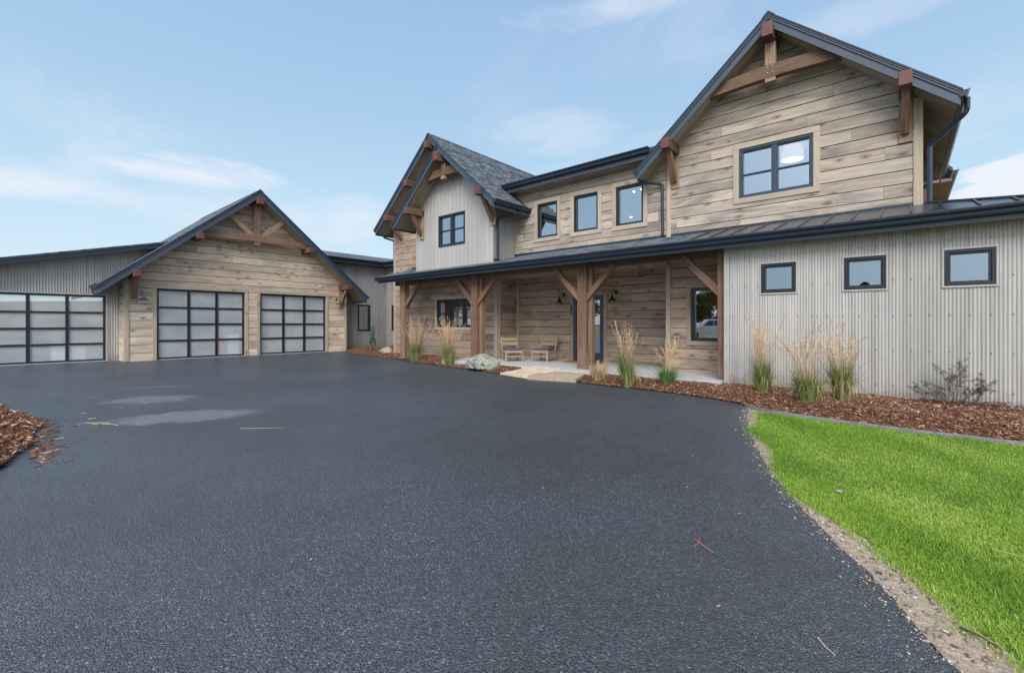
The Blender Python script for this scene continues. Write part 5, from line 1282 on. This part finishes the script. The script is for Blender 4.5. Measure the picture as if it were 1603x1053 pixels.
# thin high cloud: noise on the plane of the cloud deck
inv = T.math('DIVIDE', 1.0, T.math('ADD', el, .10))
cp = T.n('CombineXYZ', {0: T.math('MULTIPLY', sx.outputs[0], inv), 1: T.math('MULTIPLY', sx.outputs[1], inv), 2: 0.0}).outputs[0]
cn = T.noise(T.n('Mapping', {'Vector': cp, 'Rotation': (0, 0, .5), 'Scale': (.55, 1.25, 1), 'Location': (3.1, .4, 0)}).outputs[0], 1.0, 7, .6, .7)
cm = T.math('MULTIPLY', T.n('MapRange', {'Value': cn, 'From Min': .50, 'From Max': .74}, interpolation_type='SMOOTHSTEP').outputs[0], .34)
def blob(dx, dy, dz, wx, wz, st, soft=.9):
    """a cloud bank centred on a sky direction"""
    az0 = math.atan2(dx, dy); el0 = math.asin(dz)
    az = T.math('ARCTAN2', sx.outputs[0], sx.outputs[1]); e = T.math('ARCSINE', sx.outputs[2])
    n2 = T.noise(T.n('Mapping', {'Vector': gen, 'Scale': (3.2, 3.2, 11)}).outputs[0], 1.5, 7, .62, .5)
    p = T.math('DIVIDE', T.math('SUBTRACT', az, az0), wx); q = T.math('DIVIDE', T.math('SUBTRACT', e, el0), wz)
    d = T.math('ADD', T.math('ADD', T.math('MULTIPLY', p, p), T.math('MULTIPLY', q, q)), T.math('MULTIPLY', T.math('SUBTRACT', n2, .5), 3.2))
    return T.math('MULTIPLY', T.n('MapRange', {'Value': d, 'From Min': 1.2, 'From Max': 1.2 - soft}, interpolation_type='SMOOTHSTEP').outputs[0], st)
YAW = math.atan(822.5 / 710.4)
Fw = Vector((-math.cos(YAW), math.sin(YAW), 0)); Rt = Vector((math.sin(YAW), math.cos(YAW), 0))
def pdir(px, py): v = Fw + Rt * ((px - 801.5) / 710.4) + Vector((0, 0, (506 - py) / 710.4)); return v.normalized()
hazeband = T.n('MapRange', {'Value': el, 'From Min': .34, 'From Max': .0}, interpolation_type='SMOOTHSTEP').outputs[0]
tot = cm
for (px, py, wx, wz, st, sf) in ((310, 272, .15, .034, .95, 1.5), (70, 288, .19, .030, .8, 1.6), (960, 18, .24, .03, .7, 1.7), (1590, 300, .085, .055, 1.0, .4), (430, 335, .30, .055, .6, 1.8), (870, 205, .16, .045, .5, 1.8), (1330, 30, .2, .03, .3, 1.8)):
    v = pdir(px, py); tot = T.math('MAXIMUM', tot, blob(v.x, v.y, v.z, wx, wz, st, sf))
skc = T.n('HueSaturation', {'Saturation': .78, 'Value': 1.0, 'Color': sky.outputs[0]}).outputs[0]
grad = T.ramp(el, [(0, (2.35, 2.75, 2.95)), (.10, (2.0, 2.55, 2.9)), (.25, (1.55, 2.25, 2.8)), (.42, (1.25, 1.9, 2.65)), (.6, (1.05, 1.65, 2.5)), (1, (.85, 1.35, 2.2))])
skc = T.mix(.93, skc, grad)
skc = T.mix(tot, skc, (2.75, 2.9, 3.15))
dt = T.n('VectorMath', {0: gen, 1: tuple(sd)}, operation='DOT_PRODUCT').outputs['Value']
fill_glow = T.math('POWER', T.math('MAXIMUM', dt, 0.0), 5.0)  # added bright lobe around the sun, behind the view, as soft facade fill
skc = T.mix(1.0, skc, T.mix(fill_glow, (0, 0, 0), (6.5, 6.3, 6.0)), 'ADD')
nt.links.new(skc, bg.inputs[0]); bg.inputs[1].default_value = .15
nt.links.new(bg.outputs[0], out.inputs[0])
L = bpy.data.lights.new('sun', 'SUN'); L.energy = 1.5; L.angle = math.radians(32); L.color = (1, .965, .92)
lo = bpy.data.objects.new('sun', L); COL.objects.link(lo); lo.rotation_euler = (-sd).to_track_quat('-Z', 'Y').to_euler()
cam = bpy.data.cameras.new('camera'); cam.sensor_width = 36; cam.lens = 36 * 710.4 / 1603; cam.shift_y = -20.5 / 1603; cam.clip_end = 3000; cam.clip_start = .05
co = bpy.data.objects.new('camera', cam); COL.objects.link(co); co.location = (0, 0, 1.45); co.rotation_euler = (math.radians(90), 0, math.pi / 2 - YAW); SC.camera = co
SC.render.engine = 'CYCLES'
vs = SC.view_settings; vs.view_transform = 'Standard'; vs.look = 'None'; vs.exposure = 1.05; vs.gamma = 1
SC.render.resolution_x = 1024; SC.render.resolution_y = 672
SC.cycles.max_bounces = 7; SC.cycles.transparent_max_bounces = 8
